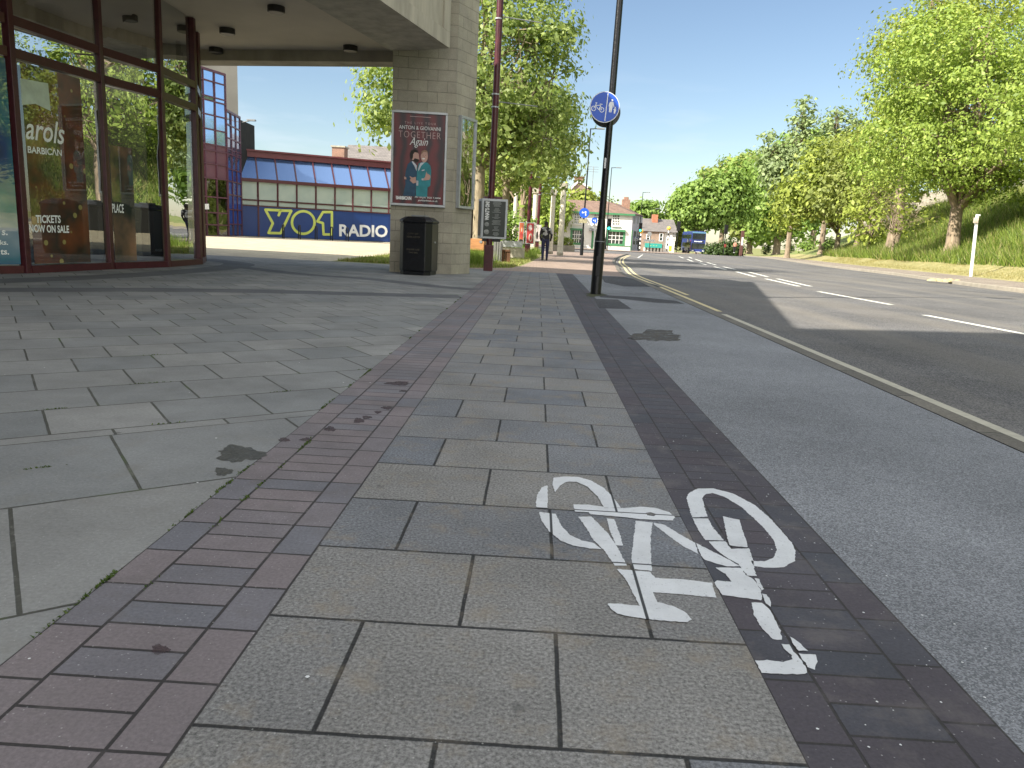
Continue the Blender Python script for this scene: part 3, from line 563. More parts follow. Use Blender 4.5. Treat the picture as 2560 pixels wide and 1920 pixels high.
# side beam
i0 = Vector((-2.45, 14.95, 0)); dv = (Vector((-3.25, 11.7, 0))-i0).normalized(); o0 = Vector((-1.27, 14.5, 0)); dvo = (Vector((-2.04, 11.54, 0))-o0).normalized()
i1 = i0+dv*23; o1 = o0+dvo*23
mb = MB().prism([(o0.x, o0.y), (o1.x, o1.y), (i1.x, i1.y), (i0.x, i0.y)][::-1], 4.40, 6.40)
nrm = Vector((-dvo.y, dvo.x, 0)); nrm = nrm if nrm.x > 0 else -nrm
def onbeam(s, z, e=0.0): p = o0+dvo*s+nrm*e; return Vector((p.x, p.y, z))
mb.slab([onbeam(0.0, 4.402, 0.002), onbeam(22, 4.402, 0.002), onbeam(22, 4.68, 0.002), onbeam(0.0, 4.68, 0.002)], nrm, 0.035)
mb.slab([onbeam(0.0, 4.684, 0.002), onbeam(0.32, 4.684, 0.002), onbeam(0.32, 6.39, 0.002), onbeam(0.0, 6.39, 0.002)], nrm, 0.035)
for s in (3.4, 6.8, 10.2, 13.6): mb.slab([onbeam(s, 4.684, 0.002), onbeam(s+0.16, 4.684, 0.002), onbeam(s+0.16, 6.39, 0.002), onbeam(s, 6.39, 0.002)], nrm, 0.035)
mb.build("side_beam", m_conc, th)
# rear beam: front face from (-2.46,15.9) towards the left
r0 = Vector((-2.46, 15.9, 0)); r1 = Vector((-14.0, 17.75, 0))
MB().prism([(r0.x, r0.y), (r0.x+0.05, r0.y+0.5), (r1.x, r1.y+0.6), (r1.x, r1.y)], 4.40, 6.40).build("rear_beam", m_conc2, th)
MB().prism([(-2.2, 15.6), (-2.6, 16.1), (-14, 18.0), (-17, -8), (i1.x-0.3, -8), (i0.x-0.0, i0.y)], 4.63, 4.95).build("canopy_ceiling", m_ceil, th)
MB().prism([(o0.x-0.1, o0.y+1.6), (-14, 18.0), (-17, -8), (-6.8, -8.0), (o0.x-0.1, o0.y-0.2)], 5.0, 6.38).build("canopy_roof", m_conc, th)
MB().prism([(-0.59, 15.5), (-3.44, 3.49), (-6.17, -8.0), (-9.0, -8.0), (-6.0, 15.0)], 6.42, 6.56).build("unseen_roof_edge", m_conc, th)  # overhang added out of view, outlined to cast the shadow edge on the road
m_lamp = M("dark_downlight", (0.02, 0.018, 0.015), 0.5, 0.1, 5)
for (px, py) in [(690.4, 16), (568, 71.6), (540, 120), (876, 115)]:
    p = gz(px, py, 4.63); MB().lathe((p.x, p.y, 4.52), [(0.13, 0), (0.15, 0.01), (0.15, 0.109)], 20).build("downlight", m_lamp, th)
# auditorium behind, tall
MB().prism([(-12.5, 14.0), (-15.5, 16.6), (-45, 16.6), (-45, -9.8), (-15.5, -9.8), (-12.5, -4)], -0.05, 9.0).build("foyer_block", m_conc, th)
MB().prism([(-18.3, -6.4), (-44, -12.5), (-40, -34), (-6.0, -40), (-6.5, -3.2)], -0.05, 20.0).build("auditorium", m_conc, th)
# drum
dp = [(-9.9, 4.6), (-8.8, 6.1), (-7.42, 8.0), (-6.66, 9.59), (-6.40, 11.30), (-6.08, 12.60), (-6.10, 13.98), (-6.50, 15.06), (-7.25, 15.9), (-8.3, 16.5)]
# keep the pane joints where the photograph has them
dp[2] = (-7.60, 8.05)
ZT = [0.0, 0.11, 2.99, 3.41, 4.63]
drumglass = glassmat("reflective_glass", (0.40, 0.41, 0.38), refl=0.52, wave=0.003, wscale=1.3)
mid = lambda a, b: ((a[0]+b[0])/2, (a[1]+b[1])/2)
def V3(p, z): return Vector((p[0], p[1], z))
for i in range(len(dp)-1):
    a, b = dp[i], dp[i+1]; A = V3(a, 0); B = V3(b, 0); t = (B-A).normalized(); n = Vector((t.y, -t.x, 0))
    for (z0, z1) in ((0.11, 2.93), (3.06, 3.35), (3.48, 4.62)):
        A2_, B2_ = A+t*0.05-n*0.02, B-t*0.05-n*0.02
        # each sheet of glass leans a little its own way
        rr = random.Random(i*7+int(z0*10)); e = [rr.uniform(-0.004, 0.004) for _ in range(4)]
        if i in (3, 4): e = [e[0]-0.075, e[1]+0.03, e[2]+0.03, e[3]-0.075]
        mb = MB().add([A2_+Vector((0, 0, z0))+n*e[0], B2_+Vector((0, 0, z0))+n*e[1], B2_+Vector((0, 0, z1))+n*e[2], A2_+Vector((0, 0, z1))+n*e[3]], [(0, 1, 2, 3)])
        mb.build("window_pane", drumglass, th)
    for z, h, dpt in ((0.055, 0.11, 0.12), (2.995, 0.125, 0.10), (3.415, 0.125, 0.10)):
        MB().beam(A+t*0.052+Vector((0, 0, z)), B-t*0.052+Vector((0, 0, z)), dpt, h).build("transom", m_redframe, th)
for p in dp:
    MB().box((p[0]-0.055, p[1]-0.055, -0.01), (p[0]+0.055, p[1]+0.055, 4.62)).build("mullion", m_redframe, th, bevel=0.01)
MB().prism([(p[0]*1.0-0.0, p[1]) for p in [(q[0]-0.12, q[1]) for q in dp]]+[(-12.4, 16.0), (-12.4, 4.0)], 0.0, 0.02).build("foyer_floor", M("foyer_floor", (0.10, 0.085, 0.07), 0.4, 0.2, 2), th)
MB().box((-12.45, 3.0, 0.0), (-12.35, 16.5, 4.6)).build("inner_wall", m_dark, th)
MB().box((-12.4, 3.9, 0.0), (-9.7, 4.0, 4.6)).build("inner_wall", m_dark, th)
MB().lathe((-8.35, 13.2, 0.02), [(0.22, 0), (0.22, 4.5)], 20).build("inner_column", M("inner_column_paint", (0.5, 0.46, 0.38), 0.7), th)
MB().lathe((-9.4, 10.6, 4.45), [(0.14, 0), (0.16, 0.08)], 16).build("inner_lamp", emis("warm_lamp_glow", (1.0, 0.72, 0.35), 3.0), th)
# posters behind the glass
def panelpt(i, u, z, back=-0.036):
    A = V3(dp[i], 0); B = V3(dp[i+1], 0); t = (B-A); n = Vector((t.y, -t.x, 0)).normalized(); p = A+t*u-n*back; return Vector((p.x, p.y, z))
def paneluv(i, px, py):           # photo pixel -> u,z on pane i
    A = V3(dp[i], 0); B = V3(dp[i+1], 0); t = (B-A); n = Vector((t.y, -t.x, 0)).normalized(); p = onp(px, py, A, n); return (p-A).dot(t)/t.length_squared, p.z
m_postertext = M("bright_white_vinyl", (0.92, 0.95, 0.93), 0.6, 0.02)
def windowposter(name, i, u0, u1, z0, z1, mat, label, texts, dots=None):
    ps = MB().slab([panelpt(i, u0, z0), panelpt(i, u1, z0), panelpt(i, u1, z1), panelpt(i, u0, z1)], (panelpt(i, 0, 0, -0.01)-panelpt(i, 0, 0, 0.0)).normalized(), 0.003)
    o = ps.build(name, mat, None, panelpt(i, u0, z0)); tag(o, label, 'poster')
    for (s, pBL, pBR, pTL, wt, it) in texts:
        q = [paneluv(i, *pp) for pp in (pBL, pBR, pTL)]; q = [panelpt(i, u, z, -0.0425) for u, z in q]
        textfit(s, q[0], q[1], q[2], m_postertext, o, 'lettering', wt, 0.001, italic=it)
    return o
def postermat(name, cols, scale=1.5, bok=None):
    m, nt, b = newmat(name); l = nt.links.new; b.inputs['Roughness'].default_value = 0.5
    t = N(nt, "ShaderNodeTexCoord").outputs['Object']; n = N(nt, "ShaderNodeTexNoise", Scale=scale, Detail=3); l(t, n.inputs[0]); r = N(nt, "ShaderNodeValToRGB"); l(n.outputs[0], r.inputs[0])
    cr = r.color_ramp; cr.elements[0].position = 0.32; cr.elements[0].color = c4(cols[0]); cr.elements[1].position = 0.7; cr.elements[1].color = c4(cols[-1])
    for k, cc in enumerate(cols[1:-1]): e = cr.elements.new(0.42+0.12*k); e.color = c4(cc)
    o = r.outputs[0]
    if bok:
        v = N(nt, "ShaderNodeTexVoronoi", Scale=4.5); l(t, v.inputs[0]); mr = N(nt, "ShaderNodeMapRange"); mr.inputs[1].default_value = 0.16; mr.inputs[2].default_value = 0.20; mr.inputs[3].default_value = 0.8; mr.inputs[4].default_value = 0; l(v.outputs[0], mr.inputs[0])
        x = N(nt, "ShaderNodeMixRGB"); x.inputs['Color2'].default_value = c4(bok); l(mr.outputs[0], x.inputs[0]); l(o, x.inputs[1]); o = x.outputs[0]
    l(o, b.inputs['Base Color']); b.inputs['Coat Weight'].default_value = 1.0; b.inputs['Coat Roughness'].default_value = 0.0; b.inputs['Coat IOR'].default_value = 2.2
    return m
def z7(l): return [(a/3.606, 200+b/3.606) for a, b in l]
z1s = lambda a, b: (a/2.305, b/2.305)
windowposter("window_poster", 3, 0.07, 0.72, 0.13, 2.9, postermat("amber_bokeh_print", [(0.012, 0.016, 0.008), (0.14, 0.035, 0.01), (0.03, 0.02, 0.01), (0.22, 0.06, 0.012)], 1.1, (0.42, 0.38, 0.12)),
    "dark amber window poster with light bokeh dots, reading Carols and TICKETS NOW ON SALE", [
    ("arols", z1s(135, 800), z1s(360, 835), z1s(128, 665), 0.012, 0.25), ("BARBIC\u039bN", z1s(145, 880), z1s(342, 900), z1s(143, 838), 0.025, 0), ("TICKETS", z1s(192, 1285), z1s(336, 1285), z1s(190, 1238), 0.03, 0), ("NOW ON SALE", z1s(155, 1338), z1s(385, 1342), z1s(152, 1292), 0.03, 0)])
u_, z_ = paneluv(3, *z1s(105, 600)); 
windowposter("window_poster", 2, 0.30, 0.955, 0.13, 2.9, postermat("blue_teal_print", [(0.01, 0.015, 0.04), (0.012, 0.05, 0.2), (0.01, 0.15, 0.22), (0.25, 0.35, 0.42)], 0.9),
    "blue and teal window poster at the left edge, cut off by the frame", [
    ("s.", z1s(2, 1355), z1s(36, 1355), z1s(2, 1325), 0.02, 0), ("ks.", z1s(-8, 1410), z1s(38, 1410), z1s(-8, 1382), 0.02, 0), ("ts.", z1s(-6, 1466), z1s(44, 1466), z1s(-6, 1436), 0.02, 0)])
windowposter("window_poster", 4, 0.06, 0.42, 0.13, 2.0, postermat("dusky_portrait_print", [(0.02, 0.03, 0.022), (0.07, 0.06, 0.04), (0.4, 0.22, 0.12)], 1.6),
    "dim brown window poster with faint white capitals between the second and third mullions", [("PLACE", z1s(635, 1225), z1s(702, 1228), z1s(633, 1172), 0.02, 0)])
# ribbon badge on the amber poster
q = [panelpt(3, *paneluv(3, *z1s(a, b)), -0.0415) for a, b in [(100, 450), (262, 480), (278, 640), (190, 598), (112, 605)]]
bo = [o for o in bpy.data.objects if o.name.startswith('window_poster')][0]
MB().flat(q).build("ribbon_badge", M("pale_green_ribbon", (0.6, 0.7, 0.6), 0.6), bo)

# ------------------------------------------------------------------ poster cases on the column
PA, PB = V3(CA, 0), V3(CB, 0); PN = Vector(((PB-PA).y, -(PB-PA).x, 0)).normalized()
def cf(px, py, e=0.0): p = onp(px, py, PA+PN*0.07, PN); return p+PN*e
def z5(a, b): return (960+a/5.925, 260+b/5.925)
def quad5(x0, y0, x1, y1): return [cf(*z5(x0, y1)), cf(*z5(x1, y1)), cf(*z5(x1, y0)), cf(*z5(x0, y0))]
u = (PB-PA).normalized()
bl = cf(*z5(92, 1495)); trp = cf(*z5(948, 135)); w0 = bl.dot(u); w1 = trp.dot(u); zb = bl.z; zt = trp.z
def cp(s, t, e=0.0):       # normalised coordinates on the case
    p = PA+PN*(0.07+e)+u*(w0+(w1-w0)*s-PA.dot(u)); return Vector((p.x, p.y, zb+(zt-zb)*t))
def zn(a, b, e):           # zoom px -> normalised
    return cp((a-92)/(948-92), (1495-b)/(1495-135), e)
pc = thing("poster_case", "poster case on the column front showing two embracing men in suits on red", "poster case", cp(0, 0, -0.06))
def ring(mb, a0, b0, a1, b1, wd, e0, e1):
    for (x0, y0, x1, y1) in ((a0, b0, a1, b0+wd), (a0, b1-wd, a1, b1), (a0, b0+wd, a0+wd, b1-wd), (a1-wd, b0+wd, a1, b1-wd)):
        mb.slab([zn(x0, y1, e0), zn(x1, y1, e0), zn(x1, y0, e0), zn(x0, y0, e0)], PN, e1-e0)
mb = MB(); ring(mb, 92, 135, 948, 1495, 34, -0.068, 0.02); mb.build("frame", m_alu, pc, bevel=0.006)
m_curt, ntc, bc = newmat("dark_red_curtain_print"); bc.inputs['Roughness'].default_value = 0.35
wv = N(ntc, "ShaderNodeTexWave", Scale=1.3, Distortion=5.0, Detail=3); wv.bands_direction = 'X'; ntc.links.new(N(ntc, "ShaderNodeTexCoord").outputs['Object'], wv.inputs[0])
rc = N(ntc, "ShaderNodeValToRGB"); rc.color_ramp.elements[0].color = (0.016, 0.004, 0.012, 1); rc.color_ramp.elements[1].color = (0.13, 0.008, 0.014, 1); ntc.links.new(wv.outputs[0], rc.inputs[0]); ntc.links.new(rc.outputs[0], bc.inputs['Base Color'])
pr = MB().slab([zn(127, 1461, -0.02), zn(913, 1461, -0.02), zn(913, 169, -0.02), zn(127, 169, -0.02)], PN, 0.01).build("poster", m_curt, pc)
m_navy = M("navy_suit_print", (0.02, 0.07, 0.13), 0.6, 0.3, 6); m_teal = M("teal_suit_print", (0.025, 0.22, 0.26), 0.6, 0.25, 6); m_face = M("face_print", (0.50, 0.30, 0.25), 0.6, 0.1, 6); m_hair = M("dark_hair_print", (0.02, 0.015, 0.012), 0.7); m_fair = M("fair_hair_print", (0.30, 0.18, 0.12), 0.7); m_shirt = M("shirt_print", (0.5, 0.52, 0.58), 0.6)
m_mouth = M("smile_print", (0.75, 0.7, 0.68), 0.6)
lay = [0]
def shp(P, mat, nm="print_shape", par=pr):
    lay[0] += 1; return MB().flat([zn(a, b, -0.0095+0.0004*lay[0]) for a, b in P]).build(nm, mat, par)
def ell(cx, cy, rx, ry, n=18, a0=0): return [(cx+rx*math.cos(2*math.pi*k/n+a0), cy+ry*math.sin(2*math.pi*k/n+a0)) for k in range(n)]
shp([(400, 845), (350, 890), (322, 980), (312, 1080), (322, 1180), (295, 1300), (288, 1350), (478, 1350), (482, 1210), (505, 1060), (500, 950), (470, 890), (440, 855)], m_navy, "navy_suit")
shp([(520, 870), (590, 845), (655, 855), (700, 895), (716, 960), (714, 1080), (706, 1185), (665, 1212), (662, 1350), (488, 1350), (486, 1200), (494, 1050), (500, 950)], m_teal, "teal_suit")
shp([(430, 845), (492, 905), (488, 985), (455, 915), (410, 850)], m_shirt, "shirt"); shp([(548, 862), (612, 850), (560, 905), (520, 985), (512, 960), (530, 900)], m_shirt, "shirt")
shp([(400, 730), (470, 700), (515, 735), (522, 780), (528, 812), (505, 850), (450, 852), (405, 810)], m_face, "face"); shp([(385, 800), (380, 735), (400, 695), (450, 672), (500, 688), (510, 722), (455, 715), (430, 745), (425, 800), (405, 830)], m_hair, "hair"); shp([(455, 800), (500, 810), (522, 815), (515, 850), (470, 858), (430, 838)], m_hair, "beard")
shp(ell(603, 765, 55, 88), m_face, "face"); shp([(552, 745), (560, 695), (600, 672), (645, 685), (660, 730), (640, 705), (590, 700)], m_fair, "hair"); shp(ell(590, 800, 24, 11), m_mouth, "smile")
shp(ell(583, 752, 7, 3), m_hair, "eye"); shp(ell(622, 752, 7, 3), m_hair, "eye"); shp([(600, 755), (608, 782), (594, 783)], m_fair, "nose")
shp([(380, 1062), (430, 1080), (478, 1068), (488, 1150), (440, 1165), (400, 1135), (385, 1118), (405, 1100)], m_face, "hand"); shp([(488, 1118), (520, 1122), (522, 1195), (488, 1190)], m_shirt, "cuff")
shp([(520, 1125), (600, 1115), (706, 1105), (706, 1180), (660, 1212), (520, 1205)], m_teal, "sleeve")
shp([(640, 980), (652, 1010), (700, 1030), (708, 1060), (690, 1100), (610, 1112), (598, 1092), (625, 1060)], m_face, "hand"); shp([(570, 1085), (600, 1085), (600, 1115), (572, 1112)], m_shirt, "cuff"); shp([(566, 965), (612, 952), (610, 970), (570, 980)], m_shirt, "pocket_square")
shp([(298, 1072), (330, 1078), (335, 1112), (300, 1110)], m_face, "hand")
def ptxt(s, x0, y0, x1, y1, mat=m_whitetext, wt=0.0, it=0.0, sp=1.0): textfit(s, zn(x0, y1, -0.003), zn(x1, y1, -0.003), zn(x0, y0, -0.003), mat, pr, 'lettering', wt, 0.0005, sp, italic=it)
m_rose = M("rose_gold_lettering", (0.48, 0.33, 0.33), 0.6)
ptxt("THE LIVE TOUR", 290, 285, 770, 318, m_rose, 0.0, 0, 1.6)
ptxt("ANTON & GIOVANNI", 205, 342, 845, 395, m_whitetext, 0.0)
ptxt("TOGETHER", 200, 420, 848, 512, m_rose, -0.012, 0, 1.15)
ptxt("Again", 372, 505, 655, 650, m_whitetext, 0.0, 0.4)
ptxt("\u0442\u041d\u0415"[:0]+"THE", 163, 1355, 178, 1405, m_rose, 0.02); ptxt("BARBIC\u039bN", 183, 1353, 418, 1408, m_whitetext, 0.06)
ptxt("FRI 18 JUL 2025 7.30PM", 475, 1348, 870, 1378, m_whitetext, 0.01); ptxt("yorkbarbican.co.uk", 522, 1390, 828, 1425, m_whitetext, 0.01)
shp([(370, 208), (690, 208), (690, 216), (370, 216)], m_rose, "small_print_line")
# right-hand case, mirror like
QA, QB = V3(CB, 0), V3(CC_, 0); QN = Vector(((QB-QA).y, -(QB-QA).x, 0)).normalized(); uu = (QB-QA).normalized()
pc2 = thing("poster_case", "narrow grey framed poster case on the column's right side, its glass mirroring trees", "poster case", QA+QN*0.01+Vector((0, 0, 1.8)))
def c2(s, z, e): p = QA+uu*s+QN*e; return Vector((p.x, p.y, z))
L2 = (QB-QA).length; s0, s1 = 0.11, L2-0.03
zt2 = onp(1137, 285, QA, QN).z; zb2 = onp(1134, 519, QA, QN).z
mb = MB()
for (a, b, c_, d_) in ((s0, s1, zb2, zb2+0.05), (s0, s1, zt2-0.05, zt2), (s0, s0+0.05, zb2+0.05, zt2-0.05), (s1-0.05, s1, zb2+0.05, zt2-0.05)):
    mb.slab([c2(a, c_, 0.002), c2(b, c_, 0.002), c2(b, d_, 0.002), c2(a, d_, 0.002)], QN, 0.075)
mb.build("frame", m_alu, pc2)
MB().slab([c2(s0+0.05, zb2+0.05, 0.004), c2(s1-0.05, zb2+0.05, 0.004), c2(s1-0.05, zt2-0.05, 0.004), c2(s0+0.05, zt2-0.05, 0.004)], QN, 0.01).build("poster", m_curt, pc2)
MB().add([c2(s0+0.05, zb2+0.05, 0.05), c2(s1-0.05, zb2+0.05, 0.05), c2(s1-0.05, zt2-0.05, 0.05), c2(s0+0.05, zt2-0.05, 0.05)], [(0, 1, 2, 3)]).build("glass", glassmat("case_glass", (0.9, 0.9, 0.9), 0.5, wave=0.02, wscale=3), pc2)

# ------------------------------------------------------------------ litter bin
bn = thing("litter_bin", "glossy black octagonal litter bin against the foot of the column", "litter bin", (-1.72, 14.35, 0))
M4 = Matrix.Translation((-1.72, 14.35, 0)) @ Matrix.Rotation(R_(-8), 4, 'Z')
def octp(r, ch): 
    a, b = r, r-ch; return [(M4 @ Vector((x, y, 0)))[:2] for x, y in ((b, -a), (a, -b), (a, b), (b, a), (-b, a), (-a, b), (-a, -b), (-b, -a))]
bw = 0.335
MB().prism(octp(bw-0.02, 0.1), 0.0, 0.08).prism(octp(bw, 0.11), 0.08, 1.03).build("body", m_black, bn, bevel=0.012)
mb = MB(); a = octp(bw+0.012, 0.11); b = octp(bw-0.09, 0.08)
mb.add([(p[0], p[1], 1.034) for p in a]+[(p[0], p[1], 1.075) for p in a]+[(p[0], p[1], 1.15) for p in b], [tuple(range(8))[::-1]]+[(i, (i+1) % 8, 8+(i+1) % 8, 8+i) for i in range(8)]+[(8+i, 8+(i+1) % 8, 16+(i+1) % 8, 16+i) for i in range(8)]+[tuple(range(16, 24))])
mb.build("lid", m_black, bn, bevel=0.01)
MB().box((-0.14, -0.12, 1.152), (0.16, 0.12, 1.185), 0, M4).build("ash_tray", m_grey, bn, bevel=0.008)
fr = lambda x, z: M4 @ Vector((x, -bw-0.002, z))
for (s, z0, z1, x0, x1) in (("CITY OF", 0.80, 0.83, -0.14, 0.08), ("YORK LITTER", 0.735, 0.77, -0.16, 0.12), ("PLEASE USE", 0.49, 0.52, -0.15, 0.11), ("THIS BIN", 0.43, 0.46, -0.11, 0.07)):
    textfit(s, fr(x0, z0), fr(x1, z0), fr(x0, z1), M("dull_gold_lettering", (0.10, 0.085, 0.06), 0.5), bn, 'lettering', 0.0, 0.001)
MB().lathe(M4 @ Vector((bw+0.001, -0.02, 0.66)), [(0.018, 0), (0.018, 0.012)], 12, axis=Vector((1, -0.1, 0))).build("lock", m_alu, bn)

# ------------------------------------------------------------------ near black pole with the shared path sign
def polepx(px, pyb, Y=None): 
    return gg(px, pyb)
B0 = gg(1489, 735); lp = thing("lamp_post", "tall black lamp post with stepped base, carrying a round blue cycle and pedestrian sign", "lamp post", B0)
s = (B0-CAM).length
def zat(py): return at(1500, py, B0.y).z
tilt = 0.012   # the post leans a touch to the right
def pt(z): return (B0.x+tilt*z, B0.y, z)
zs1, zs2 = zat(615), zat(548)
mb = MB(); mb.tube([pt(-0.02), pt(0.0), pt(0.03), pt(zs1), pt(zs1+0.10), pt(zs2-0.05), pt(zs2)], [0.092, 0.092, 0.088, 0.088, 0.085, 0.062, 0.058], 20); mb.build("base_column", m_black, lp, smooth=True)
mb = MB(); mb.tube([pt(zs2+0.002), pt(4.0), pt(8.2)], [0.056, 0.052, 0.040], 18); mb.build("shaft", m_black, lp, smooth=True)
mb = MB(); mb.tube([pt(8.2), (B0.x+0.5, B0.y+0.3, 8.35), (B0.x+1.0, B0.y+0.5, 8.38)], 0.03, 10); mb.box((B0.x+0.9, B0.y+0.4, 8.34), (B0.x+1.5, B0.y+0.7, 8.44)); mb.build("lantern", m_black, lp)
mb = MB(); mb.tube([pt(zs1-0.20), pt(zs1-0.17)], 0.087, 20); mb.tube([pt(zs1+0.05), pt(zs1+0.08)], 0.086, 20); mb.build("collar", m_grey, lp)
MB().box((B0.x-0.035, B0.y-0.094, 0.30), (B0.x+0.035, B0.y-0.078, 0.62)).build("access_door", m_blackmatt, lp, bevel=0.004)
MB().slab([Vector((B0.x-0.012, B0.y-0.05, 2.0)), Vector((B0.x+0.02, B0.y-0.05, 2.0)), Vector((B0.x+0.02, B0.y-0.05, 2.16)), Vector((B0.x-0.012, B0.y-0.05, 2.16))], Vector((0, -1, 0)), 0.003).build("sticker", m_whitetext, lp)
# collar of weeds and dirt at the foot
blob(1488, 737, 24, 5, M("foot_dirt", (0.05, 0.055, 0.025), 0.9), seed=77)
sc_ = at(1511.5, 268, B0.y-0.13); rad = 0.232
sg = thing("round_path_sign", "large round blue sign with white bicycle and walkers on the near black post", "sign", sc_)
sn = Vector((0.03, -1, 0.0)).normalized(); sr = Vector((1, 0.03, 0)).normalized(); su = Vector((0, 0, 1))
rot2 = Matrix.Rotation(R_(-3), 3, sn)
sr2 = rot2 @ sr; su2 = rot2 @ su
def disc(c_, r, n=40, e=0.0): return [c_+(sr*math.cos(2*math.pi*k/n)+su*math.sin(2*math.pi*k/n))*r+sn*e for k in range(n)]
MB().slab(disc(sc_, rad, 48), sn, 0.012).build("sign_plate", m_alu, sg)
m_bluesign = M("blue_sign_face", (0.015, 0.095, 0.55), 0.35, 0.08, 4)
MB().slab(disc(sc_, rad, 48, 0.012), sn, 0.002).build("sign_rim", M("white_sign_film", (0.72, 0.75, 0.8), 0.4, 0.03), sg)
MB().slab(disc(sc_, rad-0.012, 48, 0.0145), sn, 0.0015).build("sign_face", m_bluesign, sg)
m_sgw = M("white_sign_symbol", (0.85, 0.88, 0.95), 0.5, 0.04)
def S6(a, b, e=0.0175): return sc_+sr2*((a-875)/430*rad)+su2*(-(b-810)/430*rad)+sn*e
def sline(P, wd, nm="symbol"):
    mb = MB()
    for i in range(len(P)-1):
        A = S6(*P[i]); B = S6(*P[i+1]); t = (B-A).normalized(); q = sn.cross(t)*wd/2; mb.slab([A-q, B-q, B+q, A+q], sn, 0.001)
    return mb
def sring(cx, cy, r, wd):
    n = 20; mb = MB()
    for k in range(n):
        a0, a1 = 2*math.pi*k/n, 2*math.pi*(k+1)/n
        mb.slab([S6(cx+(r+wd)*math.cos(a0), cy+(r+wd)*math.sin(a0)), S6(cx+(r-wd)*math.cos(a0), cy+(r-wd)*math.sin(a0)), S6(cx+(r-wd)*math.cos(a1), cy+(r-wd)*math.sin(a1)), S6(cx+(r+wd)*math.cos(a1), cy+(r+wd)*math.sin(a1))], sn, 0.001)
    return mb
sline([(925, 430), (925, 1190)], 0.014).build("divider_line", m_sgw, sg)
mbk = MB()
for part_ in (sring(560, 880, 62, 9), sring(800, 895, 62, 9), sline([(560, 880), (610, 790), (620, 720)], 0.009), sline([(610, 790), (755, 775)], 0.009), sline([(610, 800), (710, 900), (760, 760)], 0.009), sline([(710, 900), (800, 895), (755, 790)], 0.008), sline([(725, 745), (800, 742)], 0.012), sline([(600, 720), (650, 722)], 0.012)):
    mbk.add(part_.v, part_.f)
mbk.build("bicycle_symbol", m_sgw, sg)
mbp = MB()
for P in (ell(1070, 605, 28, 30, 14), [(1020, 650), (1110, 650), (1150, 790), (1135, 800), (1100, 720), (1105, 800), (1080, 940), (1055, 940), (1050, 850), (1040, 940), (1012, 940), (1000, 790), (985, 780), (990, 700)], ell(1182, 790, 18, 19, 12), [(1160, 820), (1205, 820), (1212, 880), (1190, 960), (1150, 955), (1150, 880), (1135, 850)]):
    mbp.flat([S6(a, b) for a, b in P])
mbp.build("pedestrian_symbol", m_sgw, sg)
# second face seen behind it (back-to-back sign plate)
sg2 = sc_+Vector((0.045, 0.26, -0.035)); bk2 = thing("sign_back", "dark back of a second round sign plate just behind the blue cycle sign", "sign", sg2)
MB().slab([sg2+(sr*math.cos(2*math.pi*k/40)+su*math.sin(2*math.pi*k/40))*rad for k in range(40)], sn, 0.012).build("sign_plate", M("dark_grey_plate", (0.06, 0.06, 0.06), 0.5), bk2)
MB().box((sg2.x-0.1, sg2.y-0.03, sg2.z-0.02), (sg2.x+0.02, sg2.y-0.001, sg2.z+0.02)).build("bracket", m_alu, bk2)

# ------------------------------------------------------------------ maroon poles with poster boards
def redpole(px, py, zc, wd, h, label, wlow=0.22):
    P = gg(px, py); t = thing("banner_pole", label, "pole", P, "maroon poles along the pavement")
    MB().prism([(P.x+sx_*wlow/2, P.y+sy_*wlow/2) for sx_, sy_ in ((-1, -1), (1, -1), (1, 1), (-1, 1))], P.z-0.02, zc).build("base_sleeve", m_redpole, t, bevel=0.012)
    MB().tube([(P.x, P.y, zc-0.01), (P.x+0.02, P.y, h)], wd/2, 16).build("shaft", m_redpole, t, smooth=True)
    for z in (h*0.53, h*0.57, h*0.80): MB().tube([(P.x, P.y, z), (P.x, P.y, z+0.03)], wd/2+0.012, 16).build("clamp", m_alu, t)
    for z in (h*0.55, h*0.81): MB().tube([(P.x, P.y, z), (P.x+1.0, P.y+0.3, z-0.02)], 0.012, 6).build("banner_arm", m_grey, t)
    return t, P
rp, RP = redpole(1220, 677, 0.62, 0.155, 7.2, "nearest maroon pole, behind the what's-on board")
w3 = lambda a, b: (1160+a/6.382, 440+b/6.382)
Yb = RP.y-0.14
BLp, BRp, TLp, TRp = at(*w3(262, 992), Yb), at(*w3(680, 1016), Yb), at(*w3(289, 355), Yb), at(*w3(700, 376), Yb)
zlo = (BLp.z+BRp.z)/2; zhi = (TLp.z+TRp.z)/2; xl0 = (BLp.x+TLp.x)/2; xr0 = (BRp.x+TRp.x)/2
wb = thing("notice_board", "grey framed what's-on board with white lettering on black, on the nearest maroon pole", "notice board", (xl0, Yb, zlo))
f0 = Vector((xl0, Yb, 0)); f1 = Vector((xr0, Yb+0.06, 0)); fb = Vector((xl0-0.115, Yb+0.48, 0)); fd = Vector((xr0-0.25, Yb+0.52, 0))
fn = Vector(((f1-f0).y, -(f1-f0).x, 0)).normalized(); fu = (f1-f0).normalized(); FW_ = (f1-f0).length
MB().prism([(f0.x, f0.y), (f1.x, f1.y), (fd.x, fd.y), (fb.x, fb.y)], zlo, zhi).build("box", m_alu, wb, bevel=0.012)
MB().prism([(f0.x+0.05, f0.y+0.1), (f1.x-0.15, f1.y+0.1), (fd.x-0.02, fd.y-0.1), (fb.x+0.12, fb.y-0.1)], zlo-0.07, zlo-0.002).build("support", m_blackmatt, wb)
MB().prism([(f0.x+0.05, f0.y+0.1), (f1.x-0.15, f1.y+0.1), (fd.x-0.02, fd.y-0.1), (fb.x+0.12, fb.y-0.1)], zhi+0.002, zhi+0.06).build("support", m_redpole, wb)
def fpt(s, t, e): p = f0+fu*(FW_*s)+fn*e; return Vector((p.x, p.y, zlo+(zhi-zlo)*t))
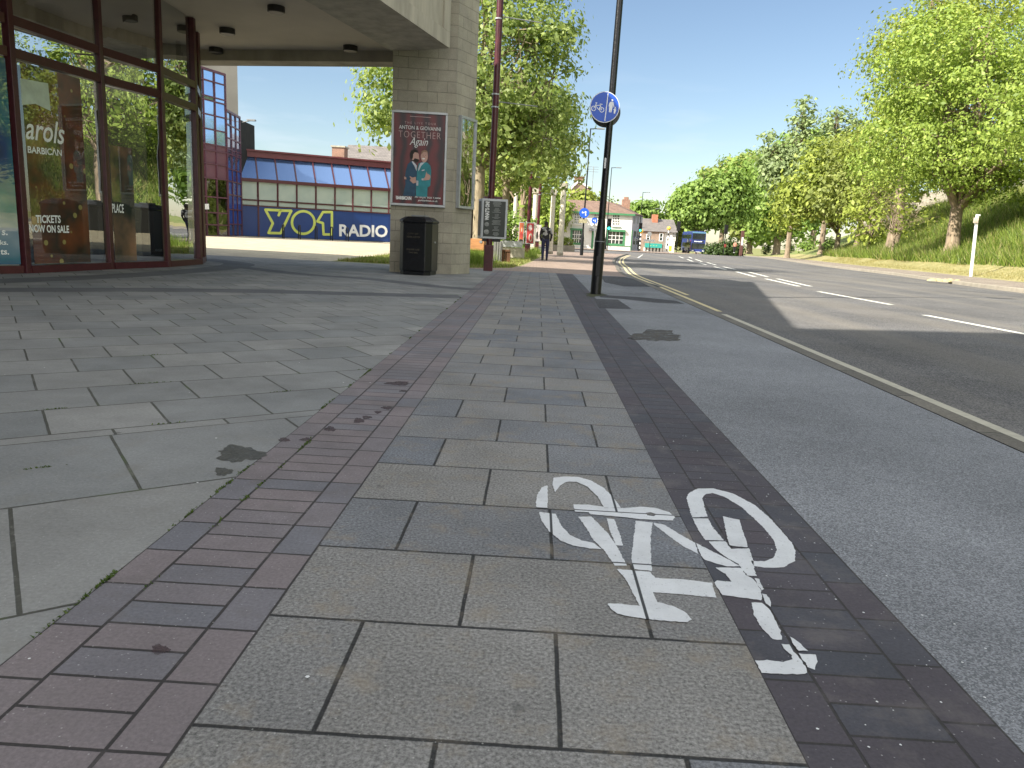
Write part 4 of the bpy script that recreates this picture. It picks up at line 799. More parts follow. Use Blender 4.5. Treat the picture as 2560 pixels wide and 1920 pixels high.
bdp = MB().slab([fpt(0.085, 0.055, 0.001), fpt(0.915, 0.055, 0.001), fpt(0.915, 0.945, 0.001), fpt(0.085, 0.945, 0.001)], fn, 0.004).build("poster", M("black_green_print", (0.012, 0.02, 0.016), 0.3, 0.5, 2), wb)
sd = (fb-f0).normalized(); sdn = Vector((-0.95, -0.3, 0)).normalized()
MB().slab([V3(f0+sd*0.06, zlo+0.06)+sdn*0.004, V3(fb-sd*0.06, zlo+0.06)+sdn*0.004, V3(fb-sd*0.06, zhi-0.06)+sdn*0.004, V3(f0+sd*0.06, zhi-0.06)+sdn*0.004][::-1], sdn, 0.003).build("side_poster", m_blackmatt, wb)
textfit("WHAT'S ON!", fpt(0.30, 0.46, 0.006), fpt(0.30, 0.93, 0.006), fpt(0.13, 0.46, 0.006), m_whitetext, bdp, 'lettering', 0.05, 0.0)
rr = random.Random(5); mb = MB()
for k in range(34):
    t = 0.92-k*0.0255
    if k % 6 == 5: continue
    cx = 0.58+0.01*rr.uniform(-1, 1); hw = rr.uniform(0.06, 0.17)
    mb.slab([fpt(cx-hw, t, 0.0055), fpt(cx+hw, t, 0.0055), fpt(cx+hw, t+0.008, 0.0055), fpt(cx-hw, t+0.008, 0.0055)], fn, 0.0006)
mb.build("listing_lines", M("dim_white_listing", (0.30, 0.32, 0.31), 0.6), bdp)
for (cx, cz, r_) in ((0.22, 0.36, 0.085), (0.22, 0.17, 0.10)):
    MB().flat([fpt(cx+r_*math.cos(2*math.pi*k/20), cz+r_*0.62*math.sin(2*math.pi*k/20), 0.0056) for k in range(20)]).build("portrait", M("grey_portrait_print", (0.25, 0.26, 0.25), 0.6, 0.6, 14), bdp)
rp2, RP2 = redpole(1317, 645, 1.0, 0.16, 6.2, "middle maroon pole carrying two red and orange posters")
rp3, RP3 = redpole(1341, 634, 1.0, 0.16, 6.2, "farthest maroon pole, just left of the walking man, with a pale poster")
def board(RPx, x0, y0, x1, y1, mat, label, nm="poster_board", dy=-0.16, syms=()):
    Y = RPx.y+dy; a = at(*w3(x0, y1), Y); b = at(*w3(x1, y0), Y)
    t = thing(nm, label, "poster", (a.x, Y, a.z)); MB().box((a.x, Y, a.z), (b.x, Y+0.05, b.z)).build("frame", m_alu, t)
    e = 0.035; MB().box((a.x+e, Y-0.006, a.z+e), (b.x-e, Y-0.001, b.z-e)).build("poster", mat, t)
    for i, (sx0, sz0, sx1, sz1, mm) in enumerate(syms):
        W, H = b.x-a.x, b.z-a.z; MB().flat([(a.x+W*(sx0+sx1)/2+W*(sx1-sx0)/2*math.cos(k*0.52), Y-0.009-0.002*i, a.z+H*(sz0+sz1)/2+H*(sz1-sz0)/2*math.sin(k*0.52)) for k in range(12)]).build("print_shape", mm, t)
    return t
m_or = M("orange_print", (0.45, 0.12, 0.05), 0.5, 0.4, 5); m_rd = M("red_print", (0.42, 0.05, 0.05), 0.5, 0.3, 4); m_pk = M("pale_print", (0.5, 0.42, 0.42), 0.5, 0.5, 6); m_cream = M("cream_print", (0.6, 0.5, 0.42), 0.5)
board(RP2, 862, 737, 968, 1078, m_or, "orange poster with a candle on the left of the middle maroon pole", syms=((0.3, 0.25, 0.75, 0.6, m_rd), (0.45, 0.55, 0.62, 0.75, m_cream), (0.15, 0.05, 0.85, 0.22, m_hair)))
board(RP2, 980, 745, 1130, 1080, m_rd, "red poster with pale heart on the right of the middle maroon pole", syms=((0.25, 0.62, 0.72, 0.9, m_pk), (0.35, 0.1, 0.8, 0.5, m_cream), (0.45, 0.15, 0.7, 0.42, m_rd)))
board(RP3, 1135, 780, 1240, 1040, m_pk, "pale pink poster on the farthest maroon pole, partly behind the walking man", syms=((0.1, 0.1, 0.5, 0.6, m_hair),))
# timber planter, slatted bench, grey bin, banner
P = gg(*w3(200, 1345)); a = at(*w3(90, 1345), P.y); b = at(*w3(335, 1010), P.y)
tp = thing("timber_planter", "orange and brown timber planter behind the column, left of the what's-on board", "planter", (a.x, P.y, 0))
MB().box((a.x, P.y, a.z-0.25), (b.x-0.12, P.y+1.2, (a.z+b.z)/2-0.02)).build("lower_boards", m_brownwood, tp, bevel=0.01)
MB().box((a.x-0.03, P.y-0.08, (a.z+b.z)/2-0.018), (b.x-0.02, P.y+1.25, b.z)).build("upper_boards", m_wood, tp, bevel=0.015)
q_ = at(*w3(268, 1050), P.y-0.085); MB().slab([q_+Vector((0.05*math.cos(k*.4), 0, 0.05*math.sin(k*.4))) for k in range(16)], Vector((0, -1, 0)), 0.01).build("badge", m_grey, tp)
P = gg(*w3(520, 1385)); a = at(*w3(460, 1385), P.y); b = at(*w3(612, 1040), P.y)
gb = thing("slatted_bin", "grey slatted bin standing behind the nearest maroon pole", "bin", (a.x, P.y, a.z))
mb = MB(); nsl = 7; wd_ = (b.x-a.x)/nsl
for k in range(nsl): mb.box((a.x+wd_*k, P.y-0.02*(k % 2), a.z-0.02), (a.x+wd_*(k+0.86), P.y+0.04, b.z))
for k in range(nsl): mb.box((a.x+wd_*(k), P.y+0.46, a.z-0.02), (a.x+wd_*(k+0.86), P.y+0.5, b.z))
mb.build("slats", M("weathered_grey_slats", (0.20, 0.20, 0.19), 0.8, 0.2, 4), gb); MB().box((a.x+0.03, P.y+0.045, a.z), (b.x-0.03, P.y+0.455, b.z-0.06)).build("liner", m_blackmatt, gb)
P = gg(*w3(640, 1390)); a = at(*w3(535, 1390), P.y); b = at(*w3(732, 1180), P.y)
bt = thing("timber_bench", "small dark timber bench with slatted legs right of the nearest maroon pole", "bench", (a.x, P.y, a.z))
MB().box((a.x, P.y, b.z-0.06), (b.x, P.y+0.5, b.z)).build("seat", m_brownwood, bt, bevel=0.006)
for k in (0.03, 0.42, 0.60, 0.76, 0.90):
    x = a.x+(b.x-a.x)*k; MB().box((x, P.y+0.03, a.z-0.02), (x+0.05*(3 if k < .1 else 1), P.y+0.47, b.z-0.062)).build("leg", m_brownwood, bt)
Y = 30.0; a = at(*w3(600, 1125), Y); b = at(*w3(935, 1045), Y)
bn2 = thing("low_banner", "long low grey banner with dark lettering, fixed to a low wall behind the bench", "banner", (a.x, Y, a.z))
MB().box((a.x, Y, a.z), (b.x, Y+0.04, b.z)).build("cloth", M("pale_grey_vinyl", (0.45, 0.47, 0.49), 0.6, 0.1), bn2)
textfit("YORK BARBICAN", Vector((a.x+0.8, Y-0.004, a.z+0.12)), Vector((a.x+2.6, Y-0.004, a.z+0.12)), Vector((a.x+0.8, Y-0.004, b.z-0.14)), m_grey, bn2, 'lettering', 0.02, 0.0)
tag(MB().box((a.x-2.5, Y+0.06, G(0, 30)-0.1), (b.x+0.1, Y+0.3, a.z-0.02)).build("low_wall", m_conc, None, (a.x, Y, 0)), 'low pale wall under the grey banner by the lawn', 'wall')

# ------------------------------------------------------------------ the glass foyer building across the plaza
z1b = lambda a, b: (460+a/3.254, 130+b/3.254)
FL = at(607, 591, 46.0); FR = at(970, 600, 50.0); FL.z = 0.0; FR.z = 0.0
fu_ = (FR-FL).normalized(); FN = Vector((fu_.y, -fu_.x, 0))
LEN = (FR-FL).length
fb_ = thing("foyer_building", "long low maroon framed building with sloped blue glazing above a blue banner wall", "building", FL)
def fp(s, z, back=0.0): p = FL+fu_*s-FN*back; return Vector((p.x, p.y, z))
def zf(py, px=607): return onp(px, py, FL, FN).z
def sf(px, py=560): return (onp(px, py, FL, FN)-FL).dot(fu_)
mull = [sf(z1b(x, 0)[0], 520) for x in (470, 605, 765, 920, 1075, 1230, 1375, 1525, 1668)]
bay = (mull[-1]-mull[1])/7
while len(mull) < 13: mull.append(mull[-1]+bay)
# a tilt: base rises to the right
def H(py_l): return zf(z1b(0, py_l)[1])
zB, zG0, zG1, zS0, zS1, zT = H(1243), H(1243)+0.02, H(1040), H(1013), H(832), H(770)
slope = 1.35
E0, E1 = mull[0], mull[-1]
m_skyglass = glassmat("sky_blue_glass", (0.04, 0.08, 0.20), refl=0.5, wave=0.01)
m_bluepan, ntq, bq = newmat("tinted_blue_glazing"); bq.inputs['Base Color'].default_value = (0.13, 0.22, 0.42, 1); bq.inputs['Metallic'].default_value = 0.75; bq.inputs['Roughness'].default_value = 0.12
m_mirr, ntq, bq = newmat("mirror_glass_upper"); bq.inputs['Base Color'].default_value = (0.36, 0.50, 0.74, 1); bq.inputs['Metallic'].default_value = 0.9; bq.inputs['Roughness'].default_value = 0.06
n_ = N(ntq, "ShaderNodeTexNoise", Scale=0.7, Detail=1); b_ = N(ntq, "ShaderNodeBump", Strength=1.0, Distance=0.01); ntq.links.new(N(ntq, "ShaderNodeTexCoord").outputs['Object'], n_.inputs[0]); ntq.links.new(n_.outputs[0], b_.inputs['Height']); ntq.links.new(b_.outputs[0], bq.inputs['Normal'])
m_frost = M("pale_frosted_glass", (0.40, 0.47, 0.42), 0.25, 0.10, 0.8, col2=(0.30, 0.38, 0.36), spec=0.8)
m_bluew = M("navy_blue_vinyl", (0.012, 0.045, 0.19), 0.35, 0.12, 0.4, world=True)
m_maroon = M("maroon_cladding", (0.13, 0.028, 0.035), 0.4, 0.12, 2)
m_spand = M("purple_spandrel", (0.13, 0.055, 0.075), 0.4, 0.12, 1)
MB().slab([fp(E0, 0, 0.12), fp(E1, 0, 0.12), fp(E1, zT, 0.12+slope*0+1.9), fp(E0, zT, 2.02)], -FN, 9.0).build("rear_block", m_conc, fb_)
for i in range(len(mull)-1):
    a, b = mull[i]+0.05, mull[i+1]-0.05
    mb = MB().add([fp(a, zG1-0.02+0.14, 0.10), fp(b, zG1+0.12, 0.10), fp(b, zS1, 0.10+slope), fp(a, zS1, 0.10+slope)], [(0, 1, 2, 3)]); mb.build("roof_glazing", m_bluepan, fb_)
    MB().slab([fp(a, 2.28, 0.09), fp(b, 2.28, 0.09), fp(b, zG1-0.06, 0.09), fp(a, zG1-0.06, 0.09)], FN, 0.012).build("window_pane", m_frost, fb_)
    MB().slab([fp(a, zB+0.03, 0.09), fp(b, zB+0.03, 0.09), fp(b, 2.18, 0.09), fp(a, 2.18, 0.09)], FN, 0.012).build("window_pane", m_frost, fb_)
for s_ in mull:
    MB().beam(fp(s_, zB, 0.06), fp(s_, zG1, 0.06), 0.09, 0.09).build("mullion", m_redframe, fb_)
    MB().beam(fp(s_, zG1+0.1, 0.07), fp(s_, zS1, 0.07+slope), 0.08, 0.08).build("glazing_bar", m_redframe, fb_)
MB().beam(fp(E0, zG1+0.03, 0.02), fp(E1, zG1+0.03, 0.02), 0.2, 0.2).build("rail", m_redframe, fb_)
MB().beam(fp(E0, 2.23, 0.05), fp(E1, 2.23, 0.05), 0.06, 0.07).build("rail", m_redframe, fb_)
MB().beam(fp(E0, zB-0.01, 0.03), fp(E1, zB-0.01, 0.03), 0.10, 0.06).build("rail", m_redframe, fb_)
MB().slab([fp(E0-0.3, zS1, slope), fp(E1, zS1, slope), fp(E1, zT-0.10, slope), fp(E0-0.3, zT-0.10, slope)], -FN, 0.5).slab([fp(E0-0.3, zT-0.098, slope-0.12), fp(E1, zT-0.098, slope-0.12), fp(E1, zT, slope-0.12), fp(E0-0.3, zT, slope-0.12)], -FN, 0.6).build("fascia", m_maroon, fb_)
bannerp = MB().slab([fp(mull[1]+0.05, 0.03, 0.03), fp(E1, 0.03, 0.03), fp(E1, zB-0.045, 0.03), fp(mull[1]+0.05, zB-0.045, 0.03)], FN, 0.02).build("banner_wall", m_bluew, fb_)
MB().slab([fp(E0, 0.03, 0.05), fp(mull[1]-0.05, 0.03, 0.05), fp(mull[1]-0.05, zB-0.045, 0.05), fp(E0, zB-0.045, 0.05)], FN, 0.02).build("banner_wall", m_bluew, fb_)
MB().slab([fp(mull[1]-0.045, 0.0, 0.03), fp(mull[1]+0.045, 0.0, 0.03), fp(mull[1]+0.045, zB-0.05, 0.03), fp(mull[1]-0.045, zB-0.05, 0.03)], FN, 0.05).build("post", m_redframe, fb_)
mb = MB()
for s_ in mull[2:]: mb.slab([fp(s_-0.012, 0.03, 0.009), fp(s_+0.012, 0.03, 0.009), fp(s_+0.012, zB-0.05, 0.009), fp(s_-0.012, zB-0.05, 0.009)], FN, 0.006)
mb.build("banner_seams", M("navy_seam", (0.01, 0.03, 0.15), 0.5), fb_)
# logo: thick outline strokes
m_lime = M("lime_yellow_vinyl", (0.58, 0.66, 0.14), 0.5, 0.06)
def lg(a, b, e=0.012): return onp(*z1b(a, b), FL, FN)+FN*e
def stroke(P, wd, closed=False):
    mb = MB(); P = [lg(*p) for p in P]; n = len(P)
    for i in range(n if closed else n-1):
        A, B = P[i], P[(i+1) % n]; t = (B-A).normalized(); q = FN.cross(t)*wd/2; mb.slab([A-q, B-q, B+q, A+q][::-1], FN, 0.003+0.0007*(i % 4))
    for i, p in enumerate(P): mb.slab([p+(fu_*math.cos(2*math.pi*k/12)+Vector((0, 0, 1))*math.sin(2*math.pi*k/12))*wd/2 for k in range(12)], FN, 0.0062)
    return mb
W_ = 0.155
stroke([(770, 1328), (785, 1290), (872, 1292), (785, 1474), (687, 1472), (722, 1393), (662, 1283), (783, 1288)], W_).build("logo_letter", m_lime, bannerp)
stroke([(970+92*math.cos(k*math.pi/16), 1387+92*math.sin(k*math.pi/16)) for k in range(32)], W_, True).build("logo_letter", m_lime, bannerp)
stroke([(1085, 1378), (1131, 1302), (1203, 1302), (1203, 1484), (1135, 1484), (1130, 1392)], W_, True).build("logo_letter", m_lime, bannerp)
textfit("RADIO", lg(1262, 1500, 0.014), lg(1655, 1508, 0.014), lg(1262, 1400, 0.014), m_whitetext, bannerp, 'lettering', 0.03, 0.002)
# cycle hoops
hp = None
for x in (808, 940, 1075, 1200, 1328):
    a = onp(*z1b(x, 1520), FL+FN*1.6, FN); 
    mb = MB(); pth = [Vector((a.x, a.y, 0))+FN*0.35, Vector((a.x, a.y, 0.7))+FN*0.35, Vector((a.x, a.y, 0.82))+FN*0.25, Vector((a.x, a.y, 0.82))-FN*0.25, Vector((a.x, a.y, 0.7))-FN*0.35, Vector((a.x, a.y, 0))-FN*0.35]; mb.tube(pth, 0.035, 8)
    tag(mb.build("cycle_stand", m_blackmatt, None, (a.x, a.y, 0), smooth=True), "black cycle hoop standing in front of the radio banner", "cycle stand", "cycle hoops in front of the radio banner")
# tall mirrored wing left of it
tw = thing("mirrored_wing", "tall maroon framed wing of blue mirror glass over a dark entrance", "building", (at(495, 592, 41).x, 41, 0))
def facade(pa, Ya, pb, Yb_, ncol, levels, base_skip=None):
    A = at(pa[0], pa[1], Ya); B = at(pb[0], pb[1], Yb_); A.z = 0; B.z = 0; t = B-A; n = Vector((t.y, -t.x, 0)).normalized(); Tn = t.normalized()
    mb = MB()
    for li in range(len(levels)-1):
        z0, z1, mat = levels[li][0], levels[li+1][0], levels[li][1]
        for k in range(ncol):
            a = A+t*(k/ncol)+Tn*0.03; b = A+t*((k+1)/ncol)-Tn*0.03
            rr = random.Random(li*17+k); e = [rr.uniform(-.012, .012) for _ in range(3)]
            MB().add([V3(a, z0+0.03)+n*e[0], V3(b, z0+0.03)+n*e[1], V3(b, z1-0.03)+n*e[2], V3(a, z1-0.03)+n*(e[0]+e[2]-e[1])], [(0, 1, 2, 3)]).build("window_pane" if mat in (m_mirr,) else "panel", mat, tw)
        mb.beam(V3(A, z0)+n*0.02, V3(B, z0)+n*0.02, 0.08, 0.07)
    for k in range(ncol+1): a = A+t*(k/ncol)+n*0.022; mb.beam(V3(a, levels[0][0]), V3(a, levels[-1][0]), 0.075, 0.085)
    mb.beam(V3(A, levels[-1][0])+n*0.02, V3(B, levels[-1][0])+n*0.02, 0.12, 0.12)
    mb.build("frame", m_redframe if False else M("plum_frame", (0.11, 0.04, 0.06), 0.4), tw)
    return A, B, n
m_dkglass = glassmat("entrance_glass", (0.10, 0.11, 0.10), refl=0.12, wave=0.01)
lv = [(zz, m) for zz, m in ((0, m_dkglass), (1.05, m_dkglass), (2.1, m_dkglass), (2.75, m_dkglass), (3.35, m_dkglass))]
zz = lambda y: at(495, z1b(0, y)[1], 41).z
A_, B_, n1 = facade((460, 593), 39.6, z1b(362, 1500), 43.0, 4, [(0, m_dkglass), (zz(1400), m_dkglass), (zz(1300), m_dkglass), (zz(1170), m_dkglass), (zz(1015), m_spand), (zz(895), m_spand), (zz(785), m_spand), (zz(735), m_mirr), (zz(610), m_mirr), (zz(490), m_mirr), (zz(372), m_mirr), (zz(338), m_mirr), (zz(208), m_mirr), (zz(118), m_mirr)])
zz2 = lambda y: at(575, z1b(0, y)[1], 43.3).z
m_blueg = M("blue_vinyl_on_glass", (0.03, 0.07, 0.30), 0.2, 0.2, 1)
_, C_, n2 = facade(z1b(363, 1500), 43.0, z1b(470, 1502), 45.9, 3, [(0, m_mirr), (zz2(1400), m_blueg), (zz2(1280), m_blueg), (zz2(1160), m_blueg), (zz2(1050), m_blueg), (zz2(950), m_mirr), (zz2(830), m_mirr), (zz2(790), m_mirr), (zz2(700), m_mirr), (zz2(590), m_mirr), (zz2(480), m_mirr)])
MB().prism([(A_.x-0.3, A_.y+0.5), (B_.x-0.05, B_.y+0.35), (C_.x-0.1, C_.y+0.4), (C_.x-0.2, C_.y+3), (A_.x-9, A_.y+6), (A_.x-9, A_.y+1)], 0.0, zz2(490)).build("inner_core", m_dark, tw)
g0 = at(*z1b(428, 118), 46.5); g1 = at(*z1b(150, 118), 48.5)
MB().prism([(g0.x, 46.6), (at(590, 400, 56).x-0.3, 56), (g1.x-8, 56), (g1.x-8, 46.6)], 0.0, 12.5).build("concrete_block", M("grey_render_block", (0.115, 0.112, 0.10), 0.9, 0.15, 0.6, bump=0.2), tw)
a = at(*z1b(455, 575), 46.3); mb = MB(); mb.tube([a, a+Vector((0.9, -0.4, 0.12))], 0.03, 8); mb.box((a.x+0.6, a.y-0.5, a.z+0.08), (a.x+1.1, a.y-0.25, a.z+0.17)); mb.build("flood_light", m_grey, tw)
for (x0, y0, x1, y1) in ((120, 1215, 162, 1280), (168, 1235, 203, 1280)):
    q0 = onp(*z1b(x0, y1), A_+n1*0.06, n1); q1 = onp(*z1b(x1, y1), A_+n1*0.06, n1); MB().slab([q0, q1, Vector((q1.x, q1.y, onp(*z1b(x1, y0), A_+n1*0.06, n1).z)), Vector((q0.x, q0.y, onp(*z1b(x0, y0), A_+n1*0.06, n1).z))], n1, 0.01).build("notice", m_whitetext, tw)
# slate roofed building with brick chimney behind the foyer
Y = 75.0; a = at(*z1b(1310, 830), Y); b = at(*z1b(1320, 765), Y); e_ = at(1180, 370, Y)
sb = thing("slate_roofed_house", "grey slate roof with a brick chimney rising behind the maroon foyer building", "house", (a.x, Y, 0))
MB().box((a.x-0.5, Y+0.6, -0.1), (a.x+16, Y+8.4, a.z-0.8)).build("wall", m_brick, sb)
mb = MB().add([(a.x-0.8, Y, a.z-1.0), (a.x+16.5, Y, a.z-1.0), (a.x+16.5, Y+4.5, b.z+0.6), (a.x-0.8, Y+4.5, b.z+0.6), (a.x-0.8, Y+9, a.z-1.0), (a.x+16.5, Y+9, a.z-1.0)], [(0, 1, 2, 3), (3, 2, 5, 4), (0, 3, 4), (1, 5, 2)])
mb.build("roof", m_slate, sb)
c0 = at(*z1b(1203, 830), 74.0); c1 = at(*z1b(1312, 765), 74.0)
MB().box((c0.x, 74.0, c0.z-3), (c1.x-0.1, 75.4, c1.z-0.15)).build("chimney", m_brick, sb); MB().box((c0.x-0.1, 73.9, c1.z-0.148), (c1.x, 75.5, c1.z)).build("chimney_cap", m_conc, sb)
# steel rail at the foyer front
# ================================================================== VEGETATION
def leaves(rng, C, nper, spread, size, flat=0.5, upbias=0.5):
    n = len(C)*nper; of = rng.normal(0, 1, (n, 3))*np.array([spread, spread, spread*flat]); c_ = np.repeat(C, nper, axis=0)+of
    # leaves face outwards from their spray and from the crown
    cc = C.mean(0)-np.array([0, 0, 0.8]); ow = c_-cc; ow /= np.linalg.norm(ow, axis=1)[:, None]; oc = of/np.linalg.norm(of, axis=1)[:, None]
    nrm_ = rng.normal(0, 1, (n, 3))*0.42+oc*0.75+ow*0.55; nrm_[:, 2] += upbias*0.6; nrm_ /= np.linalg.norm(nrm_, axis=1)[:, None]
    t = rng.normal(0, 1, (n, 3)); t -= nrm_*(t*nrm_).sum(1)[:, None]; t /= np.linalg.norm(t, axis=1)[:, None]; b = np.cross(nrm_, t)
    s = size*rng.uniform(0.45, 1.6, (n, 1))*np.repeat(rng.uniform(0.75, 1.2, (len(C), 1)), nper, axis=0)
    V = np.stack([c_-t*s, c_-b*s*0.55+t*s*0.1, c_+t*s, c_+b*s*0.55+t*s*0.1], axis=1).reshape(-1, 3)
    Fq = np.arange(n*4).reshape(-1, 4); return V, Fq
def clusters(rng, blobs, dens, thr=-0.2, freq=1.0, shell=2.6):
    out = []
    for (cx, cy, cz, rx, ry, rz) in blobs:
        n = int(dens*(rx*ry+rx*rz+ry*rz)/1.0); d_ = rng.normal(0, 1, (n*2, 3)); d_ /= np.linalg.norm(d_, axis=1)[:, None]; r = rng.uniform(0.12, 1, (n*2, 1))**(1/shell)
        ph = rng.uniform(0, 6, 3); lob = 1+0.13*np.sin(d_[:, :1]*4+ph[0])*np.cos(d_[:, 1:2]*5+ph[1])+0.10*np.sin(d_[:, 2:]*6+ph[2]+d_[:, :1]*7)
        p = np.array([cx, cy, cz])+d_*r*lob*np.array([rx, ry, rz])
        q = np.sin(p[:, 0]*freq*1.7+ph[0])*np.sin(p[:, 1]*freq*1.9+ph[1])*np.sin(p[:, 2]*freq*2.3+ph[2])+rng.normal(0, 0.15, len(p))
        out.append(p[q > thr][:n])
    return np.concatenate(out)
def tree(name, label, base, trunk_r, fork, blobs, lm, bark, dens=9, nper=26, spread=0.35, size=0.11, seed=0, group=None, limbs=16, thr=-0.25, freq=1.0, flat=0.55, cat="tree"):
    rng = np.random.default_rng(seed); rr = random.Random(seed)
    t = thing(name, label, cat, base, group); b = Vector(base)
    blobs = [(b.x+x, b.y+y, b.z+z, rx, ry, rz) for (x, y, z, rx, ry, rz) in blobs]
    C = clusters(rng, blobs, dens, thr, freq)
    mb = MB(); f = b+Vector((rr.uniform(-.1, .1), rr.uniform(-.1, .1), fork))
    mb.tube([b-Vector((0, 0, 0.15)), b+Vector((0, 0, 0.12)), b+Vector((0, 0, 0.5)), b.lerp(f, 0.6), f], [trunk_r*1.6, trunk_r*1.25, trunk_r*1.02, trunk_r*0.9, trunk_r*0.85], 12)
    top = max(z+rz for (_, _, z, _, _, rz) in blobs)
    for k in range(limbs):
        e = Vector(C[rr.randrange(len(C))]); 
        if k < 3: e = Vector((f.x+rr.uniform(-.6, .6), f.y+rr.uniform(-.6, .6), top-0.5-0.6*k))
        m1 = f.lerp(e, 0.35)+Vector((0, 0, (e-f).length*0.10)); m2 = f.lerp(e, 0.7)+Vector((rr.uniform(-.2, .2), rr.uniform(-.2, .2), (e-f).length*0.10)); r0 = trunk_r*rr.uniform(0.3, 0.55)
        mb.tube([f-Vector((0, 0, 0.15)), m1, m2, e], [r0, r0*0.6, r0*0.35, 0.012], 7)
        for j in range(7):
            s_ = m1.lerp(m2, rr.random()) if j % 2 else m2.lerp(e, rr.random()*0.7); near_ = C[rr.randrange(len(C))]; e2 = Vector(near_)
            if (e2-s_).length > 2.6: e2 = s_+(e2-s_).normalized()*rr.uniform(1.2, 2.4)
            mb.tube([s_, s_.lerp(e2, 0.5)+Vector((0, 0, 0.12)), e2], [r0*0.32, r0*0.2, 0.010], 5)
    mb.build("trunk", bark, t, smooth=True)
    V, Fq = leaves(rng, C, nper, spread, size, flat); npmesh("crown", V, Fq, [lm], b, t)
    return t
lm_plane = leafmat("plane_leaves", (0.13, 0.20, 0.045), (0.42, 0.50, 0.18), 0.5)
lm_yel = leafmat("yellow_green_leaves", (0.15, 0.20, 0.030), (0.38, 0.44, 0.09))
lm_lime = leafmat("bright_lime_leaves", (0.14, 0.22, 0.030), (0.38, 0.48, 0.10))
lm_olive = leafmat("olive_leaves", (0.15, 0.19, 0.04), (0.34, 0.38, 0.11))
lm_mid = leafmat("mid_green_leaves", (0.12, 0.21, 0.038), (0.30, 0.42, 0.10))
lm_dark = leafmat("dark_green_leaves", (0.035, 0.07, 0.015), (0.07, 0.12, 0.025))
lm_grey = leafmat("grey_green_leaves", (0.17, 0.23, 0.10), (0.34, 0.42, 0.20))
def tat(px, Y, zoff=0):           # tree foot on the far bank
    p = at(px, 600, Y); u = p.x-fk(Y); z = G(min(p.x, 40), Y)+(bz(u)*(1 if Y < 90 else max(0.25, 1-(Y-90)/80)) if u > 0 else 0); return (p.x, Y, z+zoff)
def bankhit(px, py):             # where the line of sight meets the far verge or bank
    d = ray(px, py); t = 12.0
    while t < 220:
        p = CAM+d*(t/d.y); u = p.x-fk(p.y); g = G(min(p.x, 40), p.y)
        if u > 0: g = bankp(p.y, u).z
        if u > 0 and p.z <= g: return p
        t += 0.1
    return p
# plane trees on the lawn (left)
tb = gat(1196, 27.0)
tree("plane_tree", "large plane tree with pale bark behind the column and nearest maroon pole", tuple(tb), 0.22, 3.3,
     [(0.6, 0, 6.6, 2.9, 3.0, 3.0), (-1.9, 0.5, 6.3, 2.4, 2.2, 2.2), (1.9, 0.5, 4.4, 1.9, 2.4, 1.7), (0.4, 0.4, 4.9, 2.2, 2.2, 1.6), (-3.3, -1, 5.5, 1.0, 1.3, 1.7), (1.3, -0.6, 8.6, 1.8, 2.0, 1.9)], lm_plane, m_planebark, dens=8.5, nper=40, spread=0.33, size=0.085, seed=3, limbs=22, thr=-0.12)
tb = gat(1262, 37.0)
tree("plane_tree", "second plane tree farther along the lawn behind the middle maroon pole", tuple(tb), 0.2, 3.6,
     [(0.6, 0, 6.0, 2.7, 2.6, 2.9), (1.9, -1, 4.5, 1.5, 1.8, 1.4), (-1.8, 0, 6.0, 2.5, 2.4, 2.4), (1.9, 0.5, 7.0, 1.2, 1.6, 1.6)], lm_plane, m_planebark, dens=8, nper=36, spread=0.4, size=0.10, seed=4, limbs=14, thr=-0.2)
tb = gat(1300, 56.0)
tree("lawn_tree", "green leafy tree behind the white columns", tuple(tb), 0.25, 3.0, [(-1, 3, 4.6, 3.6, 3, 2.8)], lm_lime, m_bark, dens=6, nper=22, spread=0.5, size=0.2, seed=5, limbs=8)
# far side row: name label pxcentre Y trunk_r fork blobs leafmat
def rt(label, px, pyb, Y, tr, fork, blobs, lm, dens=6.2, nper=38, spread=0.44, size=0.125, seed=0, thr=-0.18, name="roadside_tree", limbs=12, bark=None):
    old = tat(px, Y); new = tuple(bankhit(px, pyb)) if pyb else old; k = (new[1]+1.1)/(Y+1.1)
    bl = [(x*k, y*k, (old[2]+z-CAM.z)*k+CAM.z-new[2], a*k, b_*k, c_*k) for x, y, z, a, b_, c_ in blobs]; fk_ = max(0.5, (old[2]+fork-CAM.z)*k+CAM.z-new[2])
    return tree(name, label, new, tr*k, fk_, bl, lm, bark or m_bark, dens/k/k, nper, spread*k, size*k, seed, "trees along the far side of the road", limbs, thr)
big = rt("large spreading tree with thick bare trunk beside the leaning white marker post", 2378, 633, 36.0, 0.31, 3.1, [(0.3, 0, 7.2, 4.2, 3.6, 3.4), (-2.6, 0, 5.6, 2.8, 2.5, 2.0), (2.9, 0.3, 5.6, 2.8, 2.6, 2.0), (0, -1.0, 4.9, 2.6, 2.2, 1.2), (-1.4, 0.5, 9.4, 3.2, 3.0, 2.6), (3.0, 0, 9.0, 3.0, 3.0, 2.8)], lm_lime, dens=4.0, nper=100, spread=0.40, size=0.075, seed=21, thr=-0.04, limbs=40)
rt("tall olive green tree rising behind the large spreading tree, left of it", 2230, 622, 43.0, 0.35, 5.0, [(0.5, 0, 10.8, 3.6, 3.4, 4.0), (-0.2, 0, 7.4, 3.0, 3.0, 2.6), (2.5, 0, 12.0, 3.4, 3.4, 3.4)], lm_yel, dens=4.2, nper=75, spread=0.5, size=0.095, seed=22, thr=-0.12, limbs=20)
rt("tree at the right edge of the photo, its crown mostly out of frame", 2660, 640, 33.0, 0.32, 3.4, [(0.2, 0, 7.0, 3.4, 3.4, 3.2), (-2.4, 0.2, 5.4, 2.0, 2.2, 1.7), (0, 0, 10.0, 3.2, 3.2, 2.6)], lm_lime, dens=6, nper=50, spread=0.38, size=0.085, seed=23, thr=-0.08)
